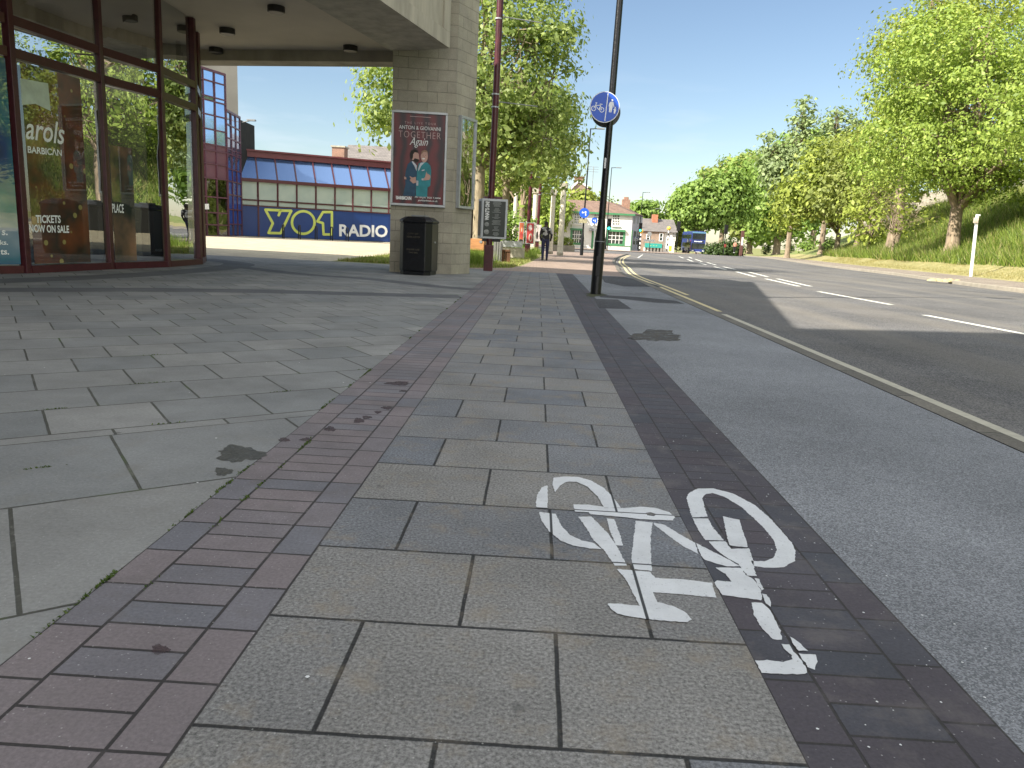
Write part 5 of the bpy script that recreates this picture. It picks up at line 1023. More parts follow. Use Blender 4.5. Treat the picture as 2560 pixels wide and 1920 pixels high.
rt("slender young sapling with thin dark trunk in front of the bank", 2229, 638, 37.0, 0.06, 1.9, [(0.2, 0, 2.9, 1.7, 1.3, 1.2), (-0.8, 0, 3.7, 1.2, 1.2, 0.9)], lm_yel, dens=6.5, nper=12, spread=0.25, size=0.09, seed=24, thr=0.0, limbs=14)
rt("pale yellow green small tree left of the slender sapling", 2170, 632, 41.0, 0.08, 1.7, [(0, 0, 3.0, 1.7, 1.5, 1.7), (0.1, 0, 4.4, 1.4, 1.4, 1.1)], lm_yel, dens=6, nper=22, spread=0.3, size=0.11, seed=25)
rt("olive tree with dense round crown, between the sapling and the yellow green tree", 2140, 622, 50.0, 0.18, 3.0, [(0.3, 0, 6.6, 3.3, 3.0, 2.6), (-1.0, 0, 4.2, 2.4, 2.2, 1.6), (1.8, 0, 5.0, 2.2, 2.2, 1.8)], lm_olive, dens=6, nper=26, seed=26)
rt("bright yellow green tree with a pale trunk on the verge", 2090, 634, 47.0, 0.17, 2.1, [(-1.6, 0, 4.5, 2.4, 2.2, 2.0), (0.3, 0, 4.0, 2.0, 2.0, 1.5), (-1.2, 0, 6.2, 1.9, 1.9, 1.5), (-2.9, 0, 3.3, 1.6, 1.6, 1.3)], lm_yel, dens=7.5, nper=26, spread=0.35, size=0.13, seed=27, bark=m_planebark)
rt("dense mid green chestnut tree, next left of the bright yellow green tree", 1940, 637, 62.0, 0.3, 3.0, [(0.5, 0, 6.6, 3.4, 3.2, 3.0), (-1.6, 0, 4.4, 2.6, 2.4, 2.2), (2.4, 0, 8.0, 3.0, 2.8, 2.6), (1.2, 0, 3.4, 2.4, 2.0, 1.8)], lm_mid, dens=6.5, nper=26, spread=0.5, size=0.2, seed=28)
rt("broad light green tree, its lower half dark, above the brown totem sign", 1872, 634, 76.0, 0.3, 3.0, [(-0.4, 0, 7.4, 3.6, 3.4, 3.2), (1.0, 0, 4.4, 3.2, 3.0, 2.6), (-2.0, 0, 5.2, 2.4, 2.6, 2.4)], lm_mid, dens=6, nper=24, spread=0.55, size=0.24, seed=29)
rt("tall grey green poplar with the left of two feathery tops against the sky", 1972, None, 92.0, 0.3, 8.0, [(0, 0, 13.6, 1.5, 1.8, 4.4), (-3.4, 0, 11.6, 1.1, 2, 3.0), (1.8, 0, 10.5, 2.6, 2, 3.4), (-1.6, 0, 9.8, 2.4, 2, 3)], lm_grey, dens=4.5, nper=20, spread=0.55, size=0.24, seed=30, thr=-0.05, limbs=18)
rt("tall grey green poplar with the right of two feathery tops against the sky", 2056, None, 88.0, 0.3, 8.0, [(0, 0, 12.6, 1.6, 1.8, 4.0), (2.6, 0, 11.2, 1.7, 2, 3.6), (-2.0, 0, 9.4, 2.2, 2, 2.8)], lm_grey, dens=4.5, nper=20, spread=0.55, size=0.24, seed=31, thr=-0.05, limbs=18)
rt("cream blossomed chestnut crown behind the mid green chestnut", 2030, 617, 72.0, 0.3, 4.0, [(0, 0, 8.8, 3.8, 3.2, 3.0), (3.0, 0, 7.0, 3.2, 3.0, 3.0)], lm_mid, dens=5.5, nper=24, spread=0.5, size=0.22, seed=32)
rt("olive green tree over the far footway, right of the bus", 1800, 631, 100.0, 0.35, 3.5, [(0.6, 0, 8.2, 3.6, 3.4, 4.0), (3.4, 0, 8.8, 3.4, 3, 4.2), (3.2, 0, 4.6, 2.4, 3, 2.2)], lm_olive, dens=5, nper=24, spread=0.7, size=0.32, seed=33)
rt("mid green tree above the bus roof", 1745, None, 150.0, 0.35, 4.0, [(1.0, 0, 9.8, 5.2, 3.6, 5.4), (5.4, 0, 11.0, 4.6, 3, 5.6), (-2.6, 0, 8.4, 3.8, 3, 4.0)], lm_mid, dens=4.6, nper=24, spread=0.8, size=0.38, seed=34)
rt("dark olive tree at the far left end of the row, behind the traffic light", 1716, None, 158.0, 0.35, 3.0, [(0.5, 0, 8.6, 4.4, 3.6, 4.4), (-2.0, 0, 4.6, 2.8, 3, 3.2)], lm_olive, dens=4.2, nper=24, spread=0.9, size=0.45, seed=35)
# trees outside the frame on the far side that the glass mirrors and that shade the bank
for (x, y, lab) in ((22.5, 24.0, "first"), (23.5, 14.0, "second"), (22.0, 4.0, "third"), (24.0, -6.0, "fourth")):
    dd = dup(big, (x+3, y, 1.0), y*0.7, "bright lime green roadside tree, %s of four beyond the right edge" % lab, "trees along the far side of the road")
# hedge and shrubs
def shrub(name, label, base, blobs, lm, seed, size=0.08, dens=18, nper=24, spread=0.15, cat="shrub"):
    rng = np.random.default_rng(seed); t = thing(name, label, cat, base); b = Vector(base)
    C = clusters(rng, [(b.x+x, b.y+y, b.z+z, rx, ry, rz) for x, y, z, rx, ry, rz in blobs], dens, -0.6)
    V, Fq = leaves(rng, C, nper, spread, size, 0.8); npmesh("foliage", V, Fq, [lm], b, t)
    mb = MB(); rr = random.Random(seed)
    for k in range(7):
        e = Vector(C[rr.randrange(len(C))]); mb.tube([b+Vector((rr.uniform(-.2, .2), rr.uniform(-.2, .2), -0.05)), e], [0.03, 0.01], 5)
    mb.build("stems", m_bark, t); return t
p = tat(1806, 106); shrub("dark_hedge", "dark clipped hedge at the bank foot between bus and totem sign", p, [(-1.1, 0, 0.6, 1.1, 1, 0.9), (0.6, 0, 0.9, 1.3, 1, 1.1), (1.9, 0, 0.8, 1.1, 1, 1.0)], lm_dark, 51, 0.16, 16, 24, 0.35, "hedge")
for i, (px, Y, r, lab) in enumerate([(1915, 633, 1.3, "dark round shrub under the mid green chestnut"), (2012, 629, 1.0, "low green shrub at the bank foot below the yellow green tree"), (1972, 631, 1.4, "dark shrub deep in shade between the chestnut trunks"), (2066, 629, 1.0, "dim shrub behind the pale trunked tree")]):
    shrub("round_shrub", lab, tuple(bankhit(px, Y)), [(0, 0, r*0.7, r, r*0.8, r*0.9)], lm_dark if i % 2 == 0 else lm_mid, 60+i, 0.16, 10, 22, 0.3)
p = gat(1292, 34); shrub("lawn_shrub", "dark green leafy shrub beside the what's-on board", tuple(p), [(0, 0, 1.0, 0.9, 0.7, 1.0), (-0.9, 0.2, 0.7, 0.6, 0.5, 0.7)], lm_mid, 70, 0.08, 22, 24, 0.16)
# long grass on the bank, tufts on the lawn
rng = np.random.default_rng(5)
def blades(n, fpos, hmin, hmax, wd, lean=0.35):
    V = np.zeros((n, 3, 3)); P = np.array([fpos() for _ in range(n)]); a = rng.uniform(0, 6.28, n); h = rng.uniform(hmin, hmax, n)
    dx = np.cos(a)*wd; dy = np.sin(a)*wd
    V[:, 0] = P-np.stack([dx, dy, np.zeros(n)], 1); V[:, 1] = P+np.stack([dx, dy, np.zeros(n)], 1)
    V[:, 2] = P+np.stack([rng.normal(0, lean, n)*h, rng.normal(0, lean, n)*h, h], 1); return V.reshape(-1, 3), np.arange(n*3).reshape(-1, 3)
lm_grass = leafmat("long_grass_blades", (0.11, 0.18, 0.022), (0.30, 0.38, 0.08), 0.4)
lm_straw = leafmat("straw_grass_blades", (0.22, 0.20, 0.07), (0.42, 0.37, 0.17), 0.25)
def fb():
    
    while True:
        y = 12+70*rng.random()**1.3; u = 4.3+11.7*rng.random()**1.2
        if math.sin(y*1.9+u*1.1)*math.sin(u*2.7-y*0.8)+rng.normal(0, .5) > -0.45: break
    p = bankp(y, u); return (p.x, p.y, p.z-0.03)
V, Fq = blades(95000, fb, 0.15, 0.85, 0.026, 0.45); tag(npmesh("long_grass", V, Fq, [lm_grass, lm_straw, lm_dark], (0, 0, 0), nv=3, mi=rng.choice([0, 0, 0, 0, 1, 2], 95000)), 'long green grass covering the bank', 'grass', kind='stuff')
def fv():
    y = 12+60*rng.random()**1.3; u = 2.4+2.6*rng.random(); p = bankp(y, u); return (p.x, p.y, p.z-0.02)
V, Fq = blades(30000, fv, 0.03, 0.13, 0.014); tag(npmesh("mown_grass", V, Fq, [lm_straw], (0, 0, 0), nv=3), 'short straw coloured mown grass on the verge', 'grass', kind='stuff')
def fl():
    y = 18.6+14*rng.random()**1.4; x1 = xl(y); x = x1-0.1-max(0.5, min(5.5, x1+4.4))*rng.random()**1.3; return (x, y, G(x, y)-0.01)
V, Fq = blades(24000, fl, 0.03, 0.12, 0.010); tag(npmesh("lawn_grass", V, Fq, [lm_straw, lm_grass], (0, 0, 0), nv=3, mi=(rng.random(24000) < 0.5).astype(np.int32)), 'short patchy grass of the lawn behind the column', 'grass', kind='stuff')
tq = [gg(*w3(a, b)) for a, b in ((110, 1380), (200, 1395), (260, 1400), (150, 1430), (960, 1300), (1010, 1310), (1120, 1240))]
def ft():
    p = tq[rng.integers(len(tq))]; x = p.x+rng.normal(0, 0.22); y = p.y+rng.normal(0, 0.25); return (x, y, G(x, y)-0.01)
V, Fq = blades(5000, ft, 0.15, 0.5, 0.010, 0.25); tag(npmesh("grass_tufts", V, Fq, [lm_grass], (0, 0, 0), nv=3), 'taller green grass tufts round the planter and pole feet', 'grass', kind='stuff')
# clippings pile by the far kerb
p = gg(2362, 705); mb = MB(); rr = random.Random(4)
for k in range(5): mb.lathe((p.x-0.5+k*0.25, p.y+rr.uniform(-.1, .1), G(p.x, p.y)+0.02), [(0.2, 0), (0.16, 0.05), (0.05, 0.09+rr.random()*0.03)], 9)
tag(mb.build("straw_heap", M("straw", (0.5, 0.42, 0.22), 0.9, 0.3, 20, bump=1), None, tuple(p)), 'small heap of dry grass clippings by the far kerb', 'heap', kind='stuff')
# city wall on the bank crest
m_wallst = brickmat("pale_limestone", (0.46, 0.41, 0.33), (0.38, 0.34, 0.28), (0.28, 0.25, 0.20), 0.5, 0.28, 0.02, vert=True, sscale=12, speck=0.2)
mb = MB(); yy = list(range(-30, 130, 4)); V = []
for y in yy:
    p = bankp(y, 16.0); V += [(p.x, y, p.z-0.6), (p.x+0.15, y, p.z+1.9), (p.x+0.9, y, p.z+1.9), (p.x+0.9, y, p.z-0.6)]
mb.add(V, [(j*4+i, j*4+i+1, (j+1)*4+i+1, (j+1)*4+i) for j in range(len(yy)-1) for i in range(3)])
tag(mb.build("stone_city_wall", m_wallst, None, V[0]), 'pale old stone wall running along the crest of the grass bank', 'wall')

# ================================================================== PEOPLE
def body(name, J, E, Rd, mats, parent, zones):
    """one continuous skinned body; zones(z, x) -> material index"""
    me = bpy.data.meshes.new(name); me.from_pydata(J, E, []); o = bpy.data.objects.new(name, me); COL.objects.link(o)
    s_ = o.modifiers.new('skin', 'SKIN'); s_.use_smooth_shade = True
    for i, v in enumerate(me.skin_vertices[0].data): v.radius = Rd[i]; v.use_root = (i == 0)
    o.modifiers.new('sub', 'SUBSURF').levels = 2; o.modifiers['sub'].render_levels = 2
    bpy.context.view_layer.update(); m2 = bpy.data.meshes.new_from_object(o.evaluated_get(bpy.context.evaluated_depsgraph_get()))
    bpy.data.objects.remove(o); n = bpy.data.objects.new(name, m2); COL.objects.link(n); n.parent = parent
    m2.materials.clear()
    for m in mats: m2.materials.append(m)
    for p_ in m2.polygons: p_.material_index = zones(p_.center)
    return n
P = gg(1361, 651); Yp = P.y
k = (at(1361, 553, Yp).z-P.z)/1.78
mn = thing("person", "man seen from behind walking away, dark jacket with white patches and navy trousers", "person", P)
j = {}
def person(parent, s, skin, trousers, top, shoe, hair, stride=0.16, arm=0.1, mirror=1):
    J = [(0, 0, .98), (0, 0.01, 1.15), (0, 0.02, 1.32), (0, 0.02, 1.46), (0, 0.03, 1.53), (0, 0.05, 1.62), (0, 0.05, 1.71),
         (-.10, 0, .93), (-.10, .05*mirror, .52), (-.10, -stride*mirror*.3, .10), (-.10, .10-stride*mirror*.3, .05),
         (.10, 0, .93), (.10, .06, .52), (.10, stride*mirror*.5, .10), (.10, .12+stride*mirror*.5, .05),
         (-.19, .02, 1.42), (-.25, 0.0, 1.15), (-.22, .12, .95), (-.20, .18, .88),
         (.19, .02, 1.42), (.27, -.02, 1.16), (.24, .10, .96), (.22, .17, .89)]
    E = [(0, 1), (1, 2), (2, 3), (3, 4), (4, 5), (5, 6), (0, 7), (7, 8), (8, 9), (9, 10), (0, 11), (11, 12), (12, 13), (13, 14), (3, 15), (15, 16), (16, 17), (17, 18), (3, 19), (19, 20), (20, 21), (21, 22)]
    Rr = [(.155, .11), (.15, .11), (.18, .12), (.11, .09), (.055, .055), (.085, .095), (.075, .085), (.095, .095), (.068, .07), (.05, .05), (.045, .035), (.095, .095), (.068, .07), (.05, .05), (.045, .035), (.07, .07), (.052, .052), (.042, .042), (.03, .03), (.07, .07), (.052, .052), (.042, .042), (.03, .03)]
    J = [tuple(c_*s for c_ in q) for q in J]; Rr = [(a*s*1.18, b*s*1.15) for a, b in Rr]
    def zn_(c_):
        z = c_.z/s
        if z > 1.52: return 0
        if abs(c_.x/s) > .16 and z < .93 and z > .8 and c_.y/s > .1: return 0
        return 1 if z < .98 and not abs(c_.x/s) > 0.19 else (2 if z > .11 else 1)
    bo_ = body("body", J, E, Rr, [skin, trousers, top], parent, zn_)
    mb = MB(); c_ = Vector((0, .035, 1.685))*s+parent.location
    mb.lathe((c_.x, c_.y, c_.z-0.06*s), [(0.085*s, 0), (0.102*s, .04*s), (0.098*s, .09*s), (0.07*s, .13*s), (0.03*s, .148*s)], 16); mb.build("hair", hair, parent, smooth=True)
    for sx_, dy in ((-.10, -stride*mirror*.3), (.10, stride*mirror*.5)):
        x, y, z = parent.location
        mb = MB(); mb.tube([(x+sx_*s, y+(dy-.07)*s, z+.045*s), (x+sx_*s, y+(dy+.05)*s, z+.05*s), (x+sx_*s, y+(dy+.18)*s, z+.035*s)], [.05*s, .052*s, .035*s], 10); mb.build("shoe", shoe, parent, smooth=True)
    return bo_
m_navytr = M("navy_trousers", (0.02, 0.022, 0.07), 0.8, 0.3, 8); m_jkt, ntj, bj = newmat("dark_jacket_white_patches"); bj.inputs['Roughness'].default_value = 0.8
v_ = N(ntj, "ShaderNodeTexNoise", Scale=4.5, Detail=2); ntj.links.new(N(ntj, "ShaderNodeTexCoord").outputs['Object'], v_.inputs[0]); r_ = N(ntj, "ShaderNodeValToRGB"); r_.color_ramp.elements[0].position = .54; r_.color_ramp.elements[0].color = (0.015, 0.015, 0.02, 1); r_.color_ramp.elements[1].position = .60; r_.color_ramp.elements[1].color = (0.4, 0.4, 0.42, 1); ntj.links.new(v_.outputs[0], r_.inputs[0]); ntj.links.new(r_.outputs[0], bj.inputs['Base Color'])
m_darkskin = M("dark_brown_skin", (0.06, 0.035, 0.025), 0.6)
person(mn, k, m_darkskin, m_navytr, m_jkt, m_blackmatt, m_hair)
P = gg(1838, 633.5); P.z = max(P.z, G(38, P.y)); k2 = 1.0
P = Vector(tat(1839, 94.0)); P.z = at(1839, 632.5, 94.0).z; k2 = (at(1839, 603, 94).z-P.z)/1.78
pm = thing("person", "distant person in an orange top and dark trousers beside the brown totem sign", "person", P)
person(pm, k2, m_skin, M("black_trousers", (0.02, 0.02, 0.022), 0.8), M("orange_top", (0.5, 0.24, 0.17), 0.8), m_white, m_hair, 0.3)

# ================================================================== STREET FURNITURE, FAR
def lamp(px, pyb, pytop, arm, Y, label, wdt=0.07):
    P = gat(px, Y); P.z = at(px, pyb, Y).z; top = at(px, pytop, Y).z
    t = thing("street_lamp", label, "street lamp", P, "black street lamps down the left pavement")
    MB().tube([P, P+Vector((0, 0, 1.0)), P+Vector((0, 0, 1.35))], [wdt*1.5, wdt*1.4, wdt*0.8], 12).build("base_column", m_black, t, smooth=True)
    MB().tube([P+Vector((0, 0, 1.352)), Vector((P.x+0.05, P.y, top))], [wdt*0.75, wdt*0.5], 10).build("shaft", m_black, t, smooth=True)
    MB().tube([Vector((P.x+0.05, P.y, top-0.03)), Vector((P.x+arm, P.y, top+0.03))], wdt*0.4, 8).build("arm", m_black, t)
    MB().box((P.x+arm*0.55, P.y-0.09, top-0.03), (P.x+arm*1.15, P.y+0.09, top+0.05)).build("lantern", m_grey, t, bevel=0.02)
    return t, P
l2, L2P = lamp(1456, 638.5, 320, 0.75, 44.5, "tall street lamp carrying a small blue round sign, left of the near black post")
lamp(1515, 624, 418, 0.9, 78, "thin street lamp just right of the near black post")
lamp(1597, 624, 480, 0.9, 104, "street lamp by the green traffic light at the corner pub", 0.08)
lamp(1623, 622, 521, 1.2, 145, "most distant small street lamp, in front of the brick terrace", 0.09)
def bsign(px, py, Y, r, label, plate=None):
    c_ = at(px, py, Y); t = thing("round_blue_sign", label, "sign", c_); nn_ = Vector((0, -1, 0))
    MB().slab([c_+Vector((r*math.cos(2*math.pi*k/28), 0, r*math.sin(2*math.pi*k/28))) for k in range(28)], nn_, 0.03).build("sign_plate", m_bluesign, t)
    mb = MB()
    for P_ in ([(-.1, .12), (.25, .35), (.5, .2), (.3, .1)], [(-.45, .3), (-.15, .15), (-.2, -.1), (-.5, 0)], [(.15, .0), (.35, .1), (.4, -.5), (.2, -.5)]): mb.flat([c_+Vector((a*r, -0.034, b*r)) for a, b in P_])
    mb.build("symbol", m_sgw, t)
    if plate: a = at(plate[0], plate[3], Y); b = at(plate[2], plate[1], Y); MB().box((a.x, Y-0.03, a.z), (b.x, Y-0.01, b.z)).build("sub_plate", M("faded_yellow_plate", (0.35, 0.32, 0.2), 0.6, 0.4, 9), t)
    return t
bsign(1460.7, 532.5, 44.3, 0.29, "small blue round sign with yellowish plate on the tall street lamp", (1446, 549, 1468, 557))
t = bsign(1486, 551.6, 76, 0.30, "smallest blue round sign, half hidden behind the near black post")
MB().tube([at(1486, 628, 76.1), at(1486, 546, 76.1)], 0.05, 8).build("post", m_grey, t)
m_tgreen = emis("green_signal", (0.05, 0.9, 0.65), 1.6)
def tlight(px, pyb, y0, y1, Y, label, lit=True, back=False):
    P = gat(px, Y); P.z = at(px, pyb, Y).z; z0 = at(px, y1, Y).z; z1 = at(px, y0, Y).z; w_ = (z1-z0)*0.19
    t = thing("traffic_light", label, "traffic light", P)
    MB().tube([P-Vector((0, 0, .05)), Vector((P.x, P.y, z1))], 0.06, 10).build("pole", m_black, t)
    MB().box((P.x-w_, P.y-0.28, z0), (P.x+w_, P.y-0.08, z1)).build("signal_head", m_blackmatt, t, bevel=0.02)
    if not back:
        for i_ in range(3):
            z = z0+(z1-z0)*(0.18+0.32*i_); MB().lathe((P.x, P.y-0.285, z), [(w_*0.62, 0), (w_*0.55, 0.03)], 16, axis=Vector((0, -1, 0))).build("lens", m_tgreen if (lit and i_ == 0) else m_dark, t)
            mb = MB(); r_ = w_*0.7; V = [(P.x+r_*math.cos(a), P.y-0.29-d_, z+r_*math.sin(a)) for d_ in (0, 0.16) for a in np.linspace(0, math.pi, 9)]; mb.add(V, [(q, q+1, q+10, q+9) for q in range(8)]); mb.build("hood", m_blackmatt, t)
    return t
tlight(1519.6, 626, 546, 576, 90, "traffic light showing green in front of the white pub")
tlight(1598, 627, 557, 580, 97, "traffic light showing green at the pub's right corner")
tlight(1693, 634, 553, 577, 118, "tall traffic light seen from behind, left of the bus", back=True)
t = tlight(1812, 634, 562, 585, 100, "traffic light seen from behind on the far footway, with a small red box", back=True)
a = at(1812, 618, 99.8); MB().box((a.x-0.12, 99.6, a.z), (a.x+0.12, 99.8, a.z+0.4)).build("push_button_box", M("red_box", (0.22, 0.04, 0.03), 0.5), t)
m_bel = M("amber_globe", (0.85, 0.55, 0.08), 0.3, 0.03); 
def belisha(px, pyb, pyt, Y, label):
    P = gat(px, Y); P.z = at(px, pyb, Y).z; zt_ = at(px, pyt, Y).z; t = thing("belisha_beacon", label, "beacon", P, "striped crossing beacons")
    n = 8; h = (zt_-P.z)/n
    mb = MB()
    for k_ in range(n): mb.tube([(P.x, P.y, P.z+h*k_), (P.x, P.y, P.z+h*(k_+1))], 0.09, 10, mi=k_ % 2)
    mb.build("striped_pole", [m_blackmatt, m_white], t)
    r = 0.30; MB().lathe((P.x, P.y, zt_), [(r*math.sin(a), r*(1-math.cos(a))) for a in np.linspace(0.15, 3.0, 10)], 16).build("globe", m_bel, t, smooth=True)
belisha(1601, 627, 584, 99, "amber globed striped beacon by the pub corner")
belisha(1669.7, 628, 576, 112, "amber globed striped beacon left of the bus")
# white columns
m_colw = M("white_stone_column", (0.62, 0.58, 0.49), 0.8, 0.12, 1.2, bump=0.2)
for i, (x0, x1, yb, yt, Y, lab) in enumerate([(762, 826, 1150, 170, 50, "leftmost white column, half hidden by plane leaves"), (1066, 1150, 1170, 190, 47, "white column behind the middle maroon pole"), (1350, 1425, 1182, 215, 45, "white column right of the walking man"), (1498, 1588, 1212, 110, 42, "nearest and rightmost white column with square grey capital")]):
    pxa, _ = w3(x0, 0); pxb, pyb = w3(x1, yb); _, pyt = w3(0, yt); px = (pxa+pxb)/2; P = gat(px, Y); P.z = min(P.z, at(px, pyb, Y).z); r = (pxb-pxa)/2/FPX*(Y+1.1); zt_ = at(px, pyt, Y).z
    t = thing("stone_column", lab, "column", P, "row of white columns by the lawn")
    MB().lathe(P-Vector((0, 0, .05)), [(r*1.15, 0), (r*1.15, 0.22)], 24).build("foot", m_conc2, t)
    MB().lathe((P.x, P.y, P.z+0.172), [(r, 0), (r*0.97, 1.5), (r*0.9, zt_-P.z-0.5)], 24).build("shaft", m_colw, t, smooth=True)
    MB().box((P.x-r*1.3, P.y-r*1.3, zt_-0.327), (P.x+r*1.3, P.y+r*1.3, zt_)).build("capital", m_conc, t, bevel=0.03)
# dark slatted block behind the columns
Y = 58.0; a = at(*w3(690, 1100), Y); b = at(*w3(975, 200), Y)
t = thing("slatted_building", "dark brown building with vertical slats behind the columns and plane leaves", "building", (a.x, Y, a.z))
MB().box((a.x-3, Y+0.2, a.z-1.2), (b.x, Y+8, b.z)).build("wall", M("dark_brown_cladding", (0.09, 0.065, 0.055), 0.8, 0.2, 2), t)
mb = MB(); x = a.x-3; 
while x < b.x-0.1: mb.box((x, Y+0.05, a.z-1.1), (x+0.16, Y+0.198, b.z-0.1)); x += 0.33
mb.build("slats", M("brown_grey_slats", (0.17, 0.135, 0.12), 0.8, 0.2, 2), t)
# low planter wall with shrubs in front of the pub
Y = 62.0; q4 = lambda a, b: (1380+a/6.9125, 420+b/6.9125); a = at(*q4(12, 1412), Y); b = at(*q4(395, 1345), Y)
tag(MB().box((a.x, Y, a.z-0.1), (b.x, Y+1.5, b.z)).build("planter_wall", m_conc2, None, (a.x, Y, a.z)), 'low grey wall holding shrubs, left of the white pub', 'wall')
for i, (x0, lab) in enumerate([(60, "yellow green shrub at the left of the low planter wall"), (170, "yellow green shrub in the middle of the low planter wall"), (290, "yellow green shrub at the right of the low planter wall")]):
    p = at(*q4(x0, 1350), Y+0.7); shrub("low_shrub", lab, (p.x, Y+0.7, b.z), [(0, 0, 0.25, 0.75, 0.5, 0.45)], lm_yel, 80+i, 0.07, 22, 22, 0.15)

# ================================================================== THE WHITE PUB
Yb_ = 101.0
def pb(a, b, Y=None): return at(*q4(a, b), Y or Yb_)
pub = thing("white_pub", "white rendered two storey pub with brown tiled roof and green window frames", "building", pb(205, 1430))
bl_ = pb(205, 1430); br_ = pb(1345, 1432); ev = pb(205, 750); ev2 = pb(1345, 780); zbp = min(bl_.z, br_.z)-0.1; ze = (ev.z+ev2.z)/2
x0p, x1p = bl_.x-2.0, br_.x; dxs = pb(1515, 1430, Yb_+7).x-x1p; DEP = 9.0
sidex = x1p+dxs
MB().prism([(x0p, Yb_), (x1p, Yb_), (sidex, Yb_+7), (sidex-1, Yb_+DEP), (x0p, Yb_+DEP)], zbp, ze).build("walls", m_render, pub)
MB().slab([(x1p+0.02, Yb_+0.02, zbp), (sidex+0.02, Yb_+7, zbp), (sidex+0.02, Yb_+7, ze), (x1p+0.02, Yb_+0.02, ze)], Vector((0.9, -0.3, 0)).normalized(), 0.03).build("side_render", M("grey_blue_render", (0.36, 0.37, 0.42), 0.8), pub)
rz = pb(600, 560, Yb_+4).z
mb = MB().add([(x0p-0.3, Yb_-0.35, ze), (x1p+0.35, Yb_-0.35, ze), (x1p-3.0, Yb_+4.2, rz), (x0p-0.3, Yb_+4.2, rz), (sidex+0.35, Yb_+7.3, ze), (x0p-0.3, Yb_+DEP+0.3, ze), (sidex-3.2, Yb_+7, rz-0.2)], [(0, 1, 2, 3), (1, 4, 6, 2), (3, 2, 6, 4, 5)])
mb.build("roof", m_tiles, pub)
MB().box((x0p-0.3, Yb_-0.42, ze-0.24), (x1p+0.3, Yb_-0.002, ze-0.005)).build("green_gutter", m_green, pub)
m_paneg = M("dark_window_glass", (0.03, 0.04, 0.04), 0.1, 0.5, 1.5, spec=0.9)
def pwin(x0, y0, x1, y1, fmat, nx, ny, nm="window", fw=0.10, Y=None, parent=pub, px2=None):
    Y = Y or Yb_; a = (px2 or pb)(x0, y1, Y); b = (px2 or pb)(x1, y0, Y)
    mb = MB(); mb.box((a.x-fw, Y-0.07, a.z-fw), (a.x, Y-0.003, b.z+fw)).box((b.x, Y-0.07, a.z-fw), (b.x+fw, Y-0.003, b.z+fw)).box((a.x, Y-0.07, a.z-fw), (b.x, Y-0.003, a.z)).box((a.x, Y-0.07, b.z), (b.x, Y-0.003, b.z+fw))
    f = mb.build(nm, fmat, parent)
    MB().add([(a.x, Y-0.012, a.z), (b.x, Y-0.012, a.z), (b.x, Y-0.012, b.z), (a.x, Y-0.012, b.z)], [(0, 1, 2, 3)]).build("pane", m_paneg, f)
    mb = MB()
    for i in range(1, nx): x = a.x+(b.x-a.x)*i/nx; mb.box((x-0.035, Y-0.045, a.z), (x+0.035, Y-0.013, b.z))
    for i in range(1, ny): z = a.z+(b.z-a.z)*i/ny; mb.box((a.x, Y-0.05, z-0.035), (b.x, Y-0.016, z+0.035))
    if nx > 1 or ny > 1: mb.build("glazing_bars", m_white, f)
    return f
pwin(385, 790, 510, 955, m_white, 4, 4, fw=0.06); pwin(722, 800, 850, 965, m_white, 4, 4, fw=0.06); pwin(1045, 815, 1165, 985, m_white, 4, 4, fw=0.06)
for (x0, x1, y0) in ((365, 525, 972), (700, 860, 985), (1020, 1180, 1003)):
    a = pb(x0, y0+8); b = pb(x1, y0); MB().box((a.x, Yb_-0.2, a.z), (b.x, Yb_-0.004, b.z)).build("sill", m_render, pub)
pwin(345, 1085, 510, 1285, m_green, 4, 3, fw=0.28); pwin(965, 1110, 1232, 1300, m_green, 4, 3, fw=0.28)
for (x0, x1, y0, y1) in ((310, 530, 1050, 1085), (950, 1268, 1072, 1108)): a = pb(x0, y1); b = pb(x1, y0); MB().box((a.x, Yb_-0.35, a.z+0.12), (b.x, Yb_-0.075, b.z)).build("window_hood", m_green, pub)
a = pb(668, 1425); b = pb(728, 1090); MB().box((a.x, Yb_-0.06, zbp), (b.x, Yb_-0.005, b.z)).build("door", m_green, pub)
a = pb(640, 1085); b = pb(760, 1045); MB().box((a.x, Yb_-0.5, a.z), (b.x, Yb_-0.005, b.z)).build("door_hood", m_grey, pub)
a = pb(205, 1432); MB().box((x0p, Yb_-0.05, zbp), (pb(660, 0).x, Yb_-0.004, pb(0, 1310).z)).build("plinth", m_render, pub)
a = pb(910, 1335); MB().box((a.x, Yb_-0.06, a.z-0.02), (x1p, Yb_-0.004, a.z+0.08)).build("green_band", m_green, pub)
sdv = Vector((dxs, 7, 0)).normalized(); snn = Vector((sdv.y, -sdv.x, 0))
def sd_(d_, z): p = Vector((x1p, Yb_, 0))+sdv*d_+snn*0.06; return Vector((p.x, p.y, z))
def zq(y): return pb(1420, y, Yb_+3).z
for (d0, d1, ya, yb2, mm) in ((0.9, 1.9, 960, 845, m_grey), (1.6, 3.0, 1320, 1090, m_paneg), (3.8, 5.2, 1320, 1090, m_paneg), (3.6, 4.6, 960, 850, m_grey)):
    MB().slab([sd_(d0, zq(ya)), sd_(d1, zq(ya)), sd_(d1, zq(yb2)), sd_(d0, zq(yb2))], snn, 0.03).build("side_window", mm, pub)
MB().slab([sd_(0, zbp), sd_(0.7, zbp), sd_(0.7, zq(1080)), sd_(0, zq(1080))], snn, 0.05).build("corner_board", m_green, pub)
a = pb(1210, 680, Yb_+5); b = pb(1350, 548, Yb_+5); MB().box((a.x, Yb_+4.6, a.z-0.5), (b.x, Yb_+5.8, b.z)).build("chimney", m_brick, pub)
mb = MB(); 
for k_ in range(4): mb.lathe((a.x+0.3+k_*(b.x-a.x-0.6)/3, Yb_+5.2, b.z+0.001), [(0.13, 0), (0.11, 0.35)], 10)
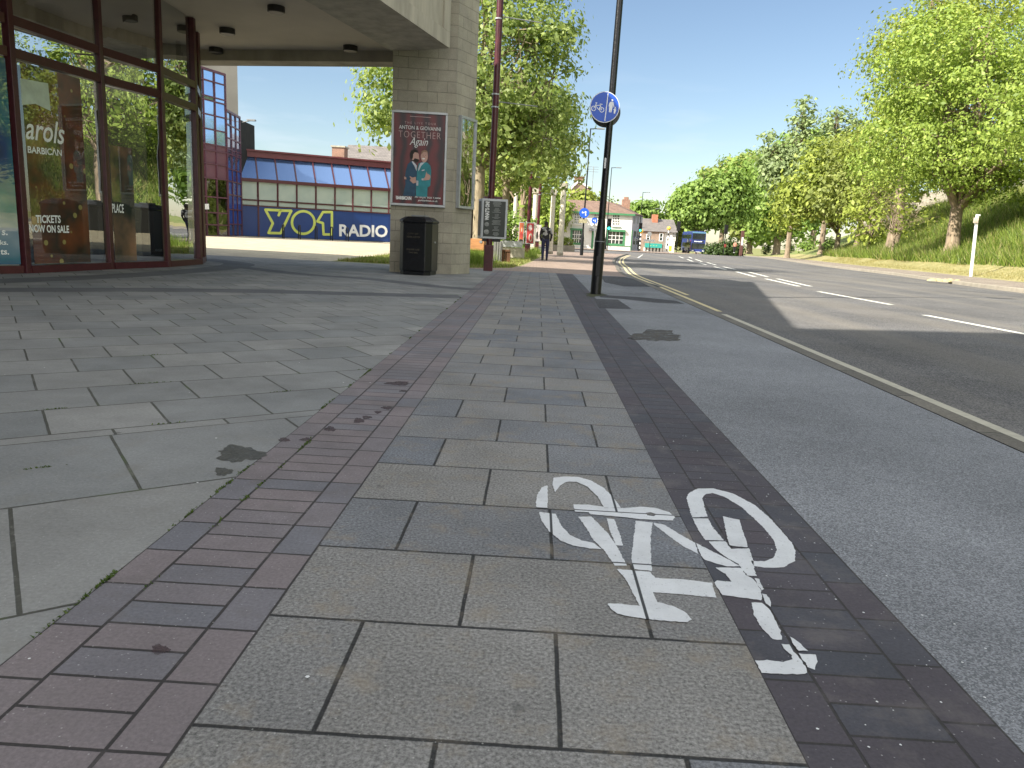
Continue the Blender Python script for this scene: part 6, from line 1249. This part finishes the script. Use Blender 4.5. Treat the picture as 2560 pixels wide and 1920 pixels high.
mb.build("chimney_pots", m_brick, pub)
# gabled house behind the pub with chimney, aerial, and trees around it
Y = 122.0; gh = thing("gabled_house", "house behind the pub, its white edged gable and brick chimney above the trees", "house", pb(460, 560, Y))
a = pb(350, 310, Y); b = pb(560, 310, Y); c_ = pb(462, 235, Y)
MB().slab([(a.x, Y, G(0, Y)), (b.x+1, Y, G(0, Y)), (b.x+1, Y, a.z-0.5), (c_.x, Y, c_.z), (a.x, Y, a.z-0.4)], Vector((0, 1, 0)), 8).build("walls", m_tanbrick, gh)
mb = MB(); mb.beam((a.x-0.3, Y-0.1, a.z-0.5), (c_.x, Y-0.1, c_.z+0.15), 0.3, 0.35, Vector((0, 1, 0))); mb.beam((c_.x, Y-0.1, c_.z+0.15), (b.x+0.6, Y-0.1, b.z-0.2), 0.3, 0.35, Vector((0, 1, 0))); mb.build("bargeboards", m_white, gh)
MB().add([(a.x-0.3, Y-0.3, a.z-0.3), (c_.x, Y-0.3, c_.z+0.35), (c_.x, Y+8, c_.z+0.35), (a.x-0.3, Y+8, a.z-0.3), (b.x+1.2, Y-0.3, b.z-0.4), (b.x+1.2, Y+8, b.z-0.4)], [(0, 1, 2, 3), (1, 4, 5, 2)]).build("roof", m_slate, gh)
a = pb(390, 250, Y+1); b = pb(552, 172, Y+1); MB().box((a.x, Y+1, a.z-0.5), (b.x, Y+2.2, b.z)).build("chimney", m_brick, gh); MB().box((a.x-0.12, Y+0.9, b.z+0.002), (b.x+0.12, Y+2.3, b.z+0.2)).build("chimney_cap", m_brownwood, gh)
q = pb(705, 200, Y+1); mb = MB(); mb.tube([(q.x, Y+1, q.z-2.5), (q.x, Y+1, q.z+2.0)], 0.05, 6); 
for dz in (1.2, 1.6, 1.95): mb.tube([(q.x-0.8, Y+1, q.z+dz), (q.x+0.8, Y+1, q.z+dz)], 0.03, 5)
mb.build("aerial", m_grey, gh)
def fartree(px, pyb, Y, blobs, lm, label, seed, size=0.4): 
    P = gat(px, Y); return tree("distant_tree", label, tuple(P), 0.3, 3.0, blobs, lm, m_bark, 4.5, 22, 0.7, size, seed, None, 6)
fartree(1452, 600, 112, [(0.6, 0, 6.0, 2.6, 2.0, 2.2), (-2.4, 0, 5.4, 2.4, 2.0, 2.0), (3.2, 0, 5.0, 2.4, 2.0, 2.0)], lm_yel, "yellow green tree mass behind the pub roof, below the gable", 90, 0.3)
fartree(1600, 600, 150, [(0.6, 0, 6.6, 3.4, 3, 3.0), (3.0, 0, 4.6, 3.6, 3, 2.4)], lm_mid, "round green tree behind the brick terrace, right of the pub chimney", 91, 0.4)
fartree(1672, 600, 165, [(0, 0, 4.6, 5.5, 3, 2.6), (-5, 0, 4.2, 4, 3, 2.4)], lm_yel, "low pale tree line behind the terrace's orange chimney", 92, 0.5)
fartree(1366, 600, 100, [(0, 0, 4.2, 2.8, 2.6, 2.8)], lm_lime, "light green tree between white columns and pub", 93, 0.3)
# brick terrace with shop
q5 = lambda a, b: (1580+a/7.9, 500+b/7.9)
def tb_(a, b, Y=128.0): return at(*q5(a, b), Y)
Y = 128.0; ter = thing("brick_terrace", "low buff brick terrace with grey slate roof and orange chimney between pub and bus", "building", tb_(160, 1020))
a = tb_(40, 1020); b = tb_(640, 615); zb_ = a.z-0.4; ze2 = tb_(300, 615).z; rz2 = tb_(300, 365, Y+5).z; xr = tb_(870, 620).x
MB().box((a.x, Y, zb_), (b.x, Y+9, ze2)).build("walls", m_tanbrick, ter)
MB().box((b.x+0.003, Y+0.3, zb_), (xr, Y+9, ze2-0.05)).build("end_walls", m_render, ter)
MB().add([(a.x-0.3, Y-0.3, ze2), (xr+0.3, Y-0.3, ze2), (xr+0.3, Y+5, rz2), (a.x-0.3, Y+5, rz2), (xr+0.3, Y+10, ze2), (a.x-0.3, Y+10, ze2)], [(0, 1, 2, 3), (3, 2, 4, 5), (1, 4, 2), (0, 3, 5)]).build("roof", m_slate, ter)
a = tb_(425, 440, Y+2); b = tb_(545, 285, Y+2); MB().box((a.x, Y+3.4, a.z-0.3), (b.x, Y+4.6, b.z)).build("chimney", M("orange_chimney_brick", (0.42, 0.16, 0.09), 0.8, 0.2, 3), ter)
pw5 = lambda a, b, Y: at(*q5(a, b), Y)
pwin(545, 668, 605, 800, m_white, 1, 2, fw=0.12, Y=Y, parent=ter, px2=pw5); pwin(290, 690, 345, 780, m_white, 1, 2, fw=0.12, Y=Y, parent=ter, px2=pw5)
pwin(800, 660, 860, 800, m_white, 3, 3, fw=0.08, Y=Y+0.29, parent=ter, px2=pw5)
a = tb_(240, 1020, Y-0.02); b = tb_(585, 865, Y); sh = MB().box((a.x, Y-0.6, a.z+(b.z-a.z)*0.5), (b.x, Y-0.003, b.z)).build("shop_fascia", M("teal_fascia", (0.03, 0.30, 0.26), 0.5, 0.1), ter)
textfit("CORNER"[:0]+"- - -", Vector((a.x+2, Y-0.602, a.z+(b.z-a.z)*0.72)), Vector((b.x-2, Y-0.602, a.z+(b.z-a.z)*0.72)), Vector((a.x+2, Y-0.602, a.z+(b.z-a.z)*0.76)), m_lime, sh, 'lettering', 0.0, 0.001)
MB().box((a.x+0.2, Y-0.02, zb_+0.2), (b.x-0.2, Y-0.004, a.z+(b.z-a.z)*0.5)).build("shop_window", m_paneg, ter)
mb = MB()
for k_ in range(6): x = a.x+(b.x-a.x)*k_/5; mb.box((x-0.15, Y-0.12, zb_), (x+0.15, Y-0.03, a.z+(b.z-a.z)*0.5-0.01))
mb.build("shop_posts", m_render, ter)
a = tb_(732, 1010, Y-2); b = tb_(795, 700, Y-2); yp = thing("advert_panel", "tall white and yellow advert panel right of the shop front", "sign", (a.x, Y-2, a.z))
MB().box((a.x, Y-2, a.z+(b.z-a.z)*0.34), (b.x, Y-1.8, b.z)).build("white_panel", m_white, yp); MB().box((a.x-0.05, Y-2.05, a.z-0.05), (b.x+0.1, Y-1.75, a.z+(b.z-a.z)*0.338)).build("yellow_base", M("yellow_panel", (0.75, 0.68, 0.05), 0.5), yp)
P = tb_(345, 930, 110); ws = thing("round_white_sign", "round white sign on a grey post in front of the terrace", "sign", (P.x, 110, G(P.x, 110)))
MB().tube([(P.x, 110, G(P.x, 110)), (P.x, 110, tb_(345, 640, 110).z)], 0.05, 8).build("post", m_grey, ws)
c_ = tb_(345, 672, 109.9); MB().slab([c_+Vector((0.33*math.cos(2*math.pi*k/24), 0, 0.33*math.sin(2*math.pi*k/24))) for k in range(24)], Vector((0, -1, 0)), 0.03).build("sign_plate", m_white, ws)
c_ = tb_(338, 800, 109.9); MB().box((c_.x-0.8, 109.85, c_.z-0.15), (c_.x+0.8, 109.9, c_.z+0.15)).build("lower_plate", m_white, ws)
# ================================================================== THE BUS
Yq = 132.0
bA = tb_(1150, 1065, Yq); bB = tb_(1430, 1065, Yq); zb3 = (bA.z+bB.z)/2+0.1; zt3 = tb_(1290, 615, Yq).z
Wb = (bB.x-bA.x); fx0, fx1 = bA.x, bB.x; far = tb_(975, 1020, Yq+9)
bdir = Vector((far.x-bA.x, 9.5, 0)); 
bus = thing("double_decker_bus", "dark blue double decker bus coming towards the junction", "bus", ((fx0+fx1)/2, Yq, zb3))
def bp3(s, d_, z, o_=0.0):      # s across the front 0..1, d_ along the length 0..1
    return Vector((fx0+Wb*s, Yq, 0))+bdir*d_+Vector((0, 0, zb3+(zt3-zb3)*z))+Vector((0, -1, 0))*o_
m_busb = M("dark_blue_bus_paint", (0.035, 0.055, 0.22), 0.25, 0.1, 1, spec=0.7); m_bust = M("steel_blue_bus_roof", (0.10, 0.22, 0.34), 0.3, 0.1, 1)
mb = MB()
prof = [(0.03, 0.07), (0.0, 0.12), (0.0, 0.52), (0.0, 0.80), (0.02, 0.93), (0.07, 0.985), (0.2, 1.0)]
def ringb(d_, dz=0.0): 
    L_ = [bp3(a, d_, z+dz*(z > .9)) for a, z in prof]; Rr_ = [bp3(1-a, d_, z) for a, z in reversed(prof)]; return L_+Rr_
R0, R1, R2 = ringb(0.0), ringb(0.02), ringb(1.0); n = len(R0); 
mb.add(R0+R1+R2, [tuple(range(n))]+[(i, (i+1) % n, n+(i+1) % n, n+i) for i in range(n)]+[(n+i, n+(i+1) % n, 2*n+(i+1) % n, 2*n+i) for i in range(n)]+[tuple(range(2*n, 3*n))[::-1]])
mb.build("body", m_busb, bus)
m_busg = M("bus_window_glass", (0.02, 0.025, 0.03), 0.08, 0.4, 1, spec=0.9)
def bq(s0, s1, z0, z1, o_, mat, nm, par=bus): return MB().slab([bp3(s0, 0, z0, o_), bp3(s1, 0, z0, o_), bp3(s1, 0, z1, o_), bp3(s0, 0, z1, o_)], Vector((0, -1, 0)), 0.03).build(nm, mat, par, bevel=0.01)
bq(0.05, 0.95, 0.62, 0.90, 0.005, m_busg, "upper_windscreen"); bq(0.05, 0.95, 0.20, 0.46, 0.005, m_busg, "windscreen")
bq(0.02, 0.98, 0.905, 0.97, 0.005, m_bust, "front_cap"); db = bq(0.14, 0.86, 0.49, 0.57, 0.005, m_blackmatt, "destination_display")
textfit("SHORTLINE"[:0]+"City Centre", bp3(0.2, 0, 0.51, 0.04), bp3(0.75, 0, 0.51, 0.04), bp3(0.2, 0, 0.555, 0.04), emis("display_white", (0.9, 0.95, 1.0), 1.0), db, 'lettering', 0.03)
for s_ in (0.08, 0.80): bq(s_, s_+0.13, 0.09, 0.145, 0.005, m_white, "headlight")
bq(0.35, 0.65, 0.05, 0.075, 0.005, m_white, "number_plate")
bq(0.47, 0.50, 0.20, 0.46, 0.04, m_blackmatt, "windscreen_bar")
sdir = bdir.normalized(); sno = Vector((-sdir.y, sdir.x, 0)); sno = sno if sno.x < 0 else -sno
def bs(d0, d1, z0, z1, mat, nm): return MB().slab([bp3(0, d0, z0)+sno*0.01, bp3(0, d1, z0)+sno*0.01, bp3(0, d1, z1)+sno*0.01, bp3(0, d0, z1)+sno*0.01], sno, 0.02).build(nm, mat, bus)
for k_ in range(6): bs(0.04+k_*0.157, 0.18+k_*0.157, 0.66, 0.84, m_busg, "side_window")
for k_ in range(5): bs(0.10+k_*0.165, 0.245+k_*0.165, 0.27, 0.47, m_busg, "side_window")
bs(0.30, 0.42, 0.49, 0.61, m_white, "side_advert"); bs(0.03, 0.10, 0.18, 0.58, M("magenta_stripe", (0.25, 0.04, 0.16), 0.4), "stripe")
for d_ in (0.2, 0.78):
    for s_, sg_ in ((0.0, 1), (1.0, -1)):
        c_ = bp3(s_, d_, 0.0)-sno*(0.02 if sg_ == 1 else -0.02); c_.z = zb3+0.42-0.05
        wh = MB().lathe(c_+sno*(0.02*sg_)-sno*0.15, [(0.30, 0), (0.5, 0.02), (0.5, 0.26), (0.3, 0.28)], 20, axis=sno).build("wheel", m_blackmatt, bus)
        MB().lathe(c_+sno*0.13*sg_, [(0.26, 0), (0.2, 0.03)], 16, axis=sno*sg_).build("rim", m_alu, wh)
for s_, sx_ in ((0.0, -1), (1.0, 1)):
    mr_ = MB(); q = bp3(s_, 0, 0.52, 0.1); mr_.tube([q, q+Vector((sx_*0.2, -0.15, 0.05))], 0.03, 6); mr_.box((q.x+sx_*0.2-0.1, q.y-0.22, q.z-0.55), (q.x+sx_*0.2+0.1, q.y-0.12, q.z)); mr_.build("mirror", m_blackmatt, bus)
# ================================================================== totem, marker post
Y = 93.0; a = at(1849, 633, Y); b = at(1862, 577, Y); a.z -= 0.3
tt = thing("totem_sign", "brown totem sign with white panel on the far footway, beside the person in orange", "sign", (a.x, Y, a.z))
MB().box((a.x, Y, a.z), (b.x, Y+0.3, b.z)).build("slab", M("brown_totem", (0.11, 0.05, 0.045), 0.5, 0.15, 2), tt, bevel=0.02)
h_ = b.z-a.z; MB().box((a.x+0.06, Y-0.02, a.z+h_*0.42), (b.x-0.06, Y-0.003, a.z+h_*0.74)).build("map_panel", m_white, tt)
P = gg(2427, 692, 0.12); P = Vector((P.x, P.y, bankp(P.y, P.x-fk(P.y)).z)); 
for _ in range(6): 
    q = at(2427, 692, P.y); P = Vector((q.x, P.y, q.z)); u_ = P.x-fk(P.y); zt_ = bz(u_)+G(min(P.x, 40), P.y); P.y += (q.z-zt_)*12*(1 if True else 0)*0.5
q0 = at(2427, 692, P.y); q1 = at(2443, 540, P.y)
mp_ = thing("marker_post", "leaning white marker post with a small cap on the verge under the large tree", "post", q0)
MB().beam(q0-Vector((0, 0, .1)), q1, 0.10, 0.10, Vector((0, 1, 0))).build("shaft", m_white, mp_, bevel=0.01)
MB().box((q1.x-0.16, q1.y-0.10, q1.z-0.30), (q1.x+0.03, q1.y-0.055, q1.z-0.08)).build("plate", m_cream, mp_); MB().box((q1.x-0.04, q1.y-0.06, q1.z+0.0), (q1.x+0.10, q1.y+0.06, q1.z+0.07)).build("cap", m_white, mp_)
print("marker", q0, P, "fk", fk(P.y))
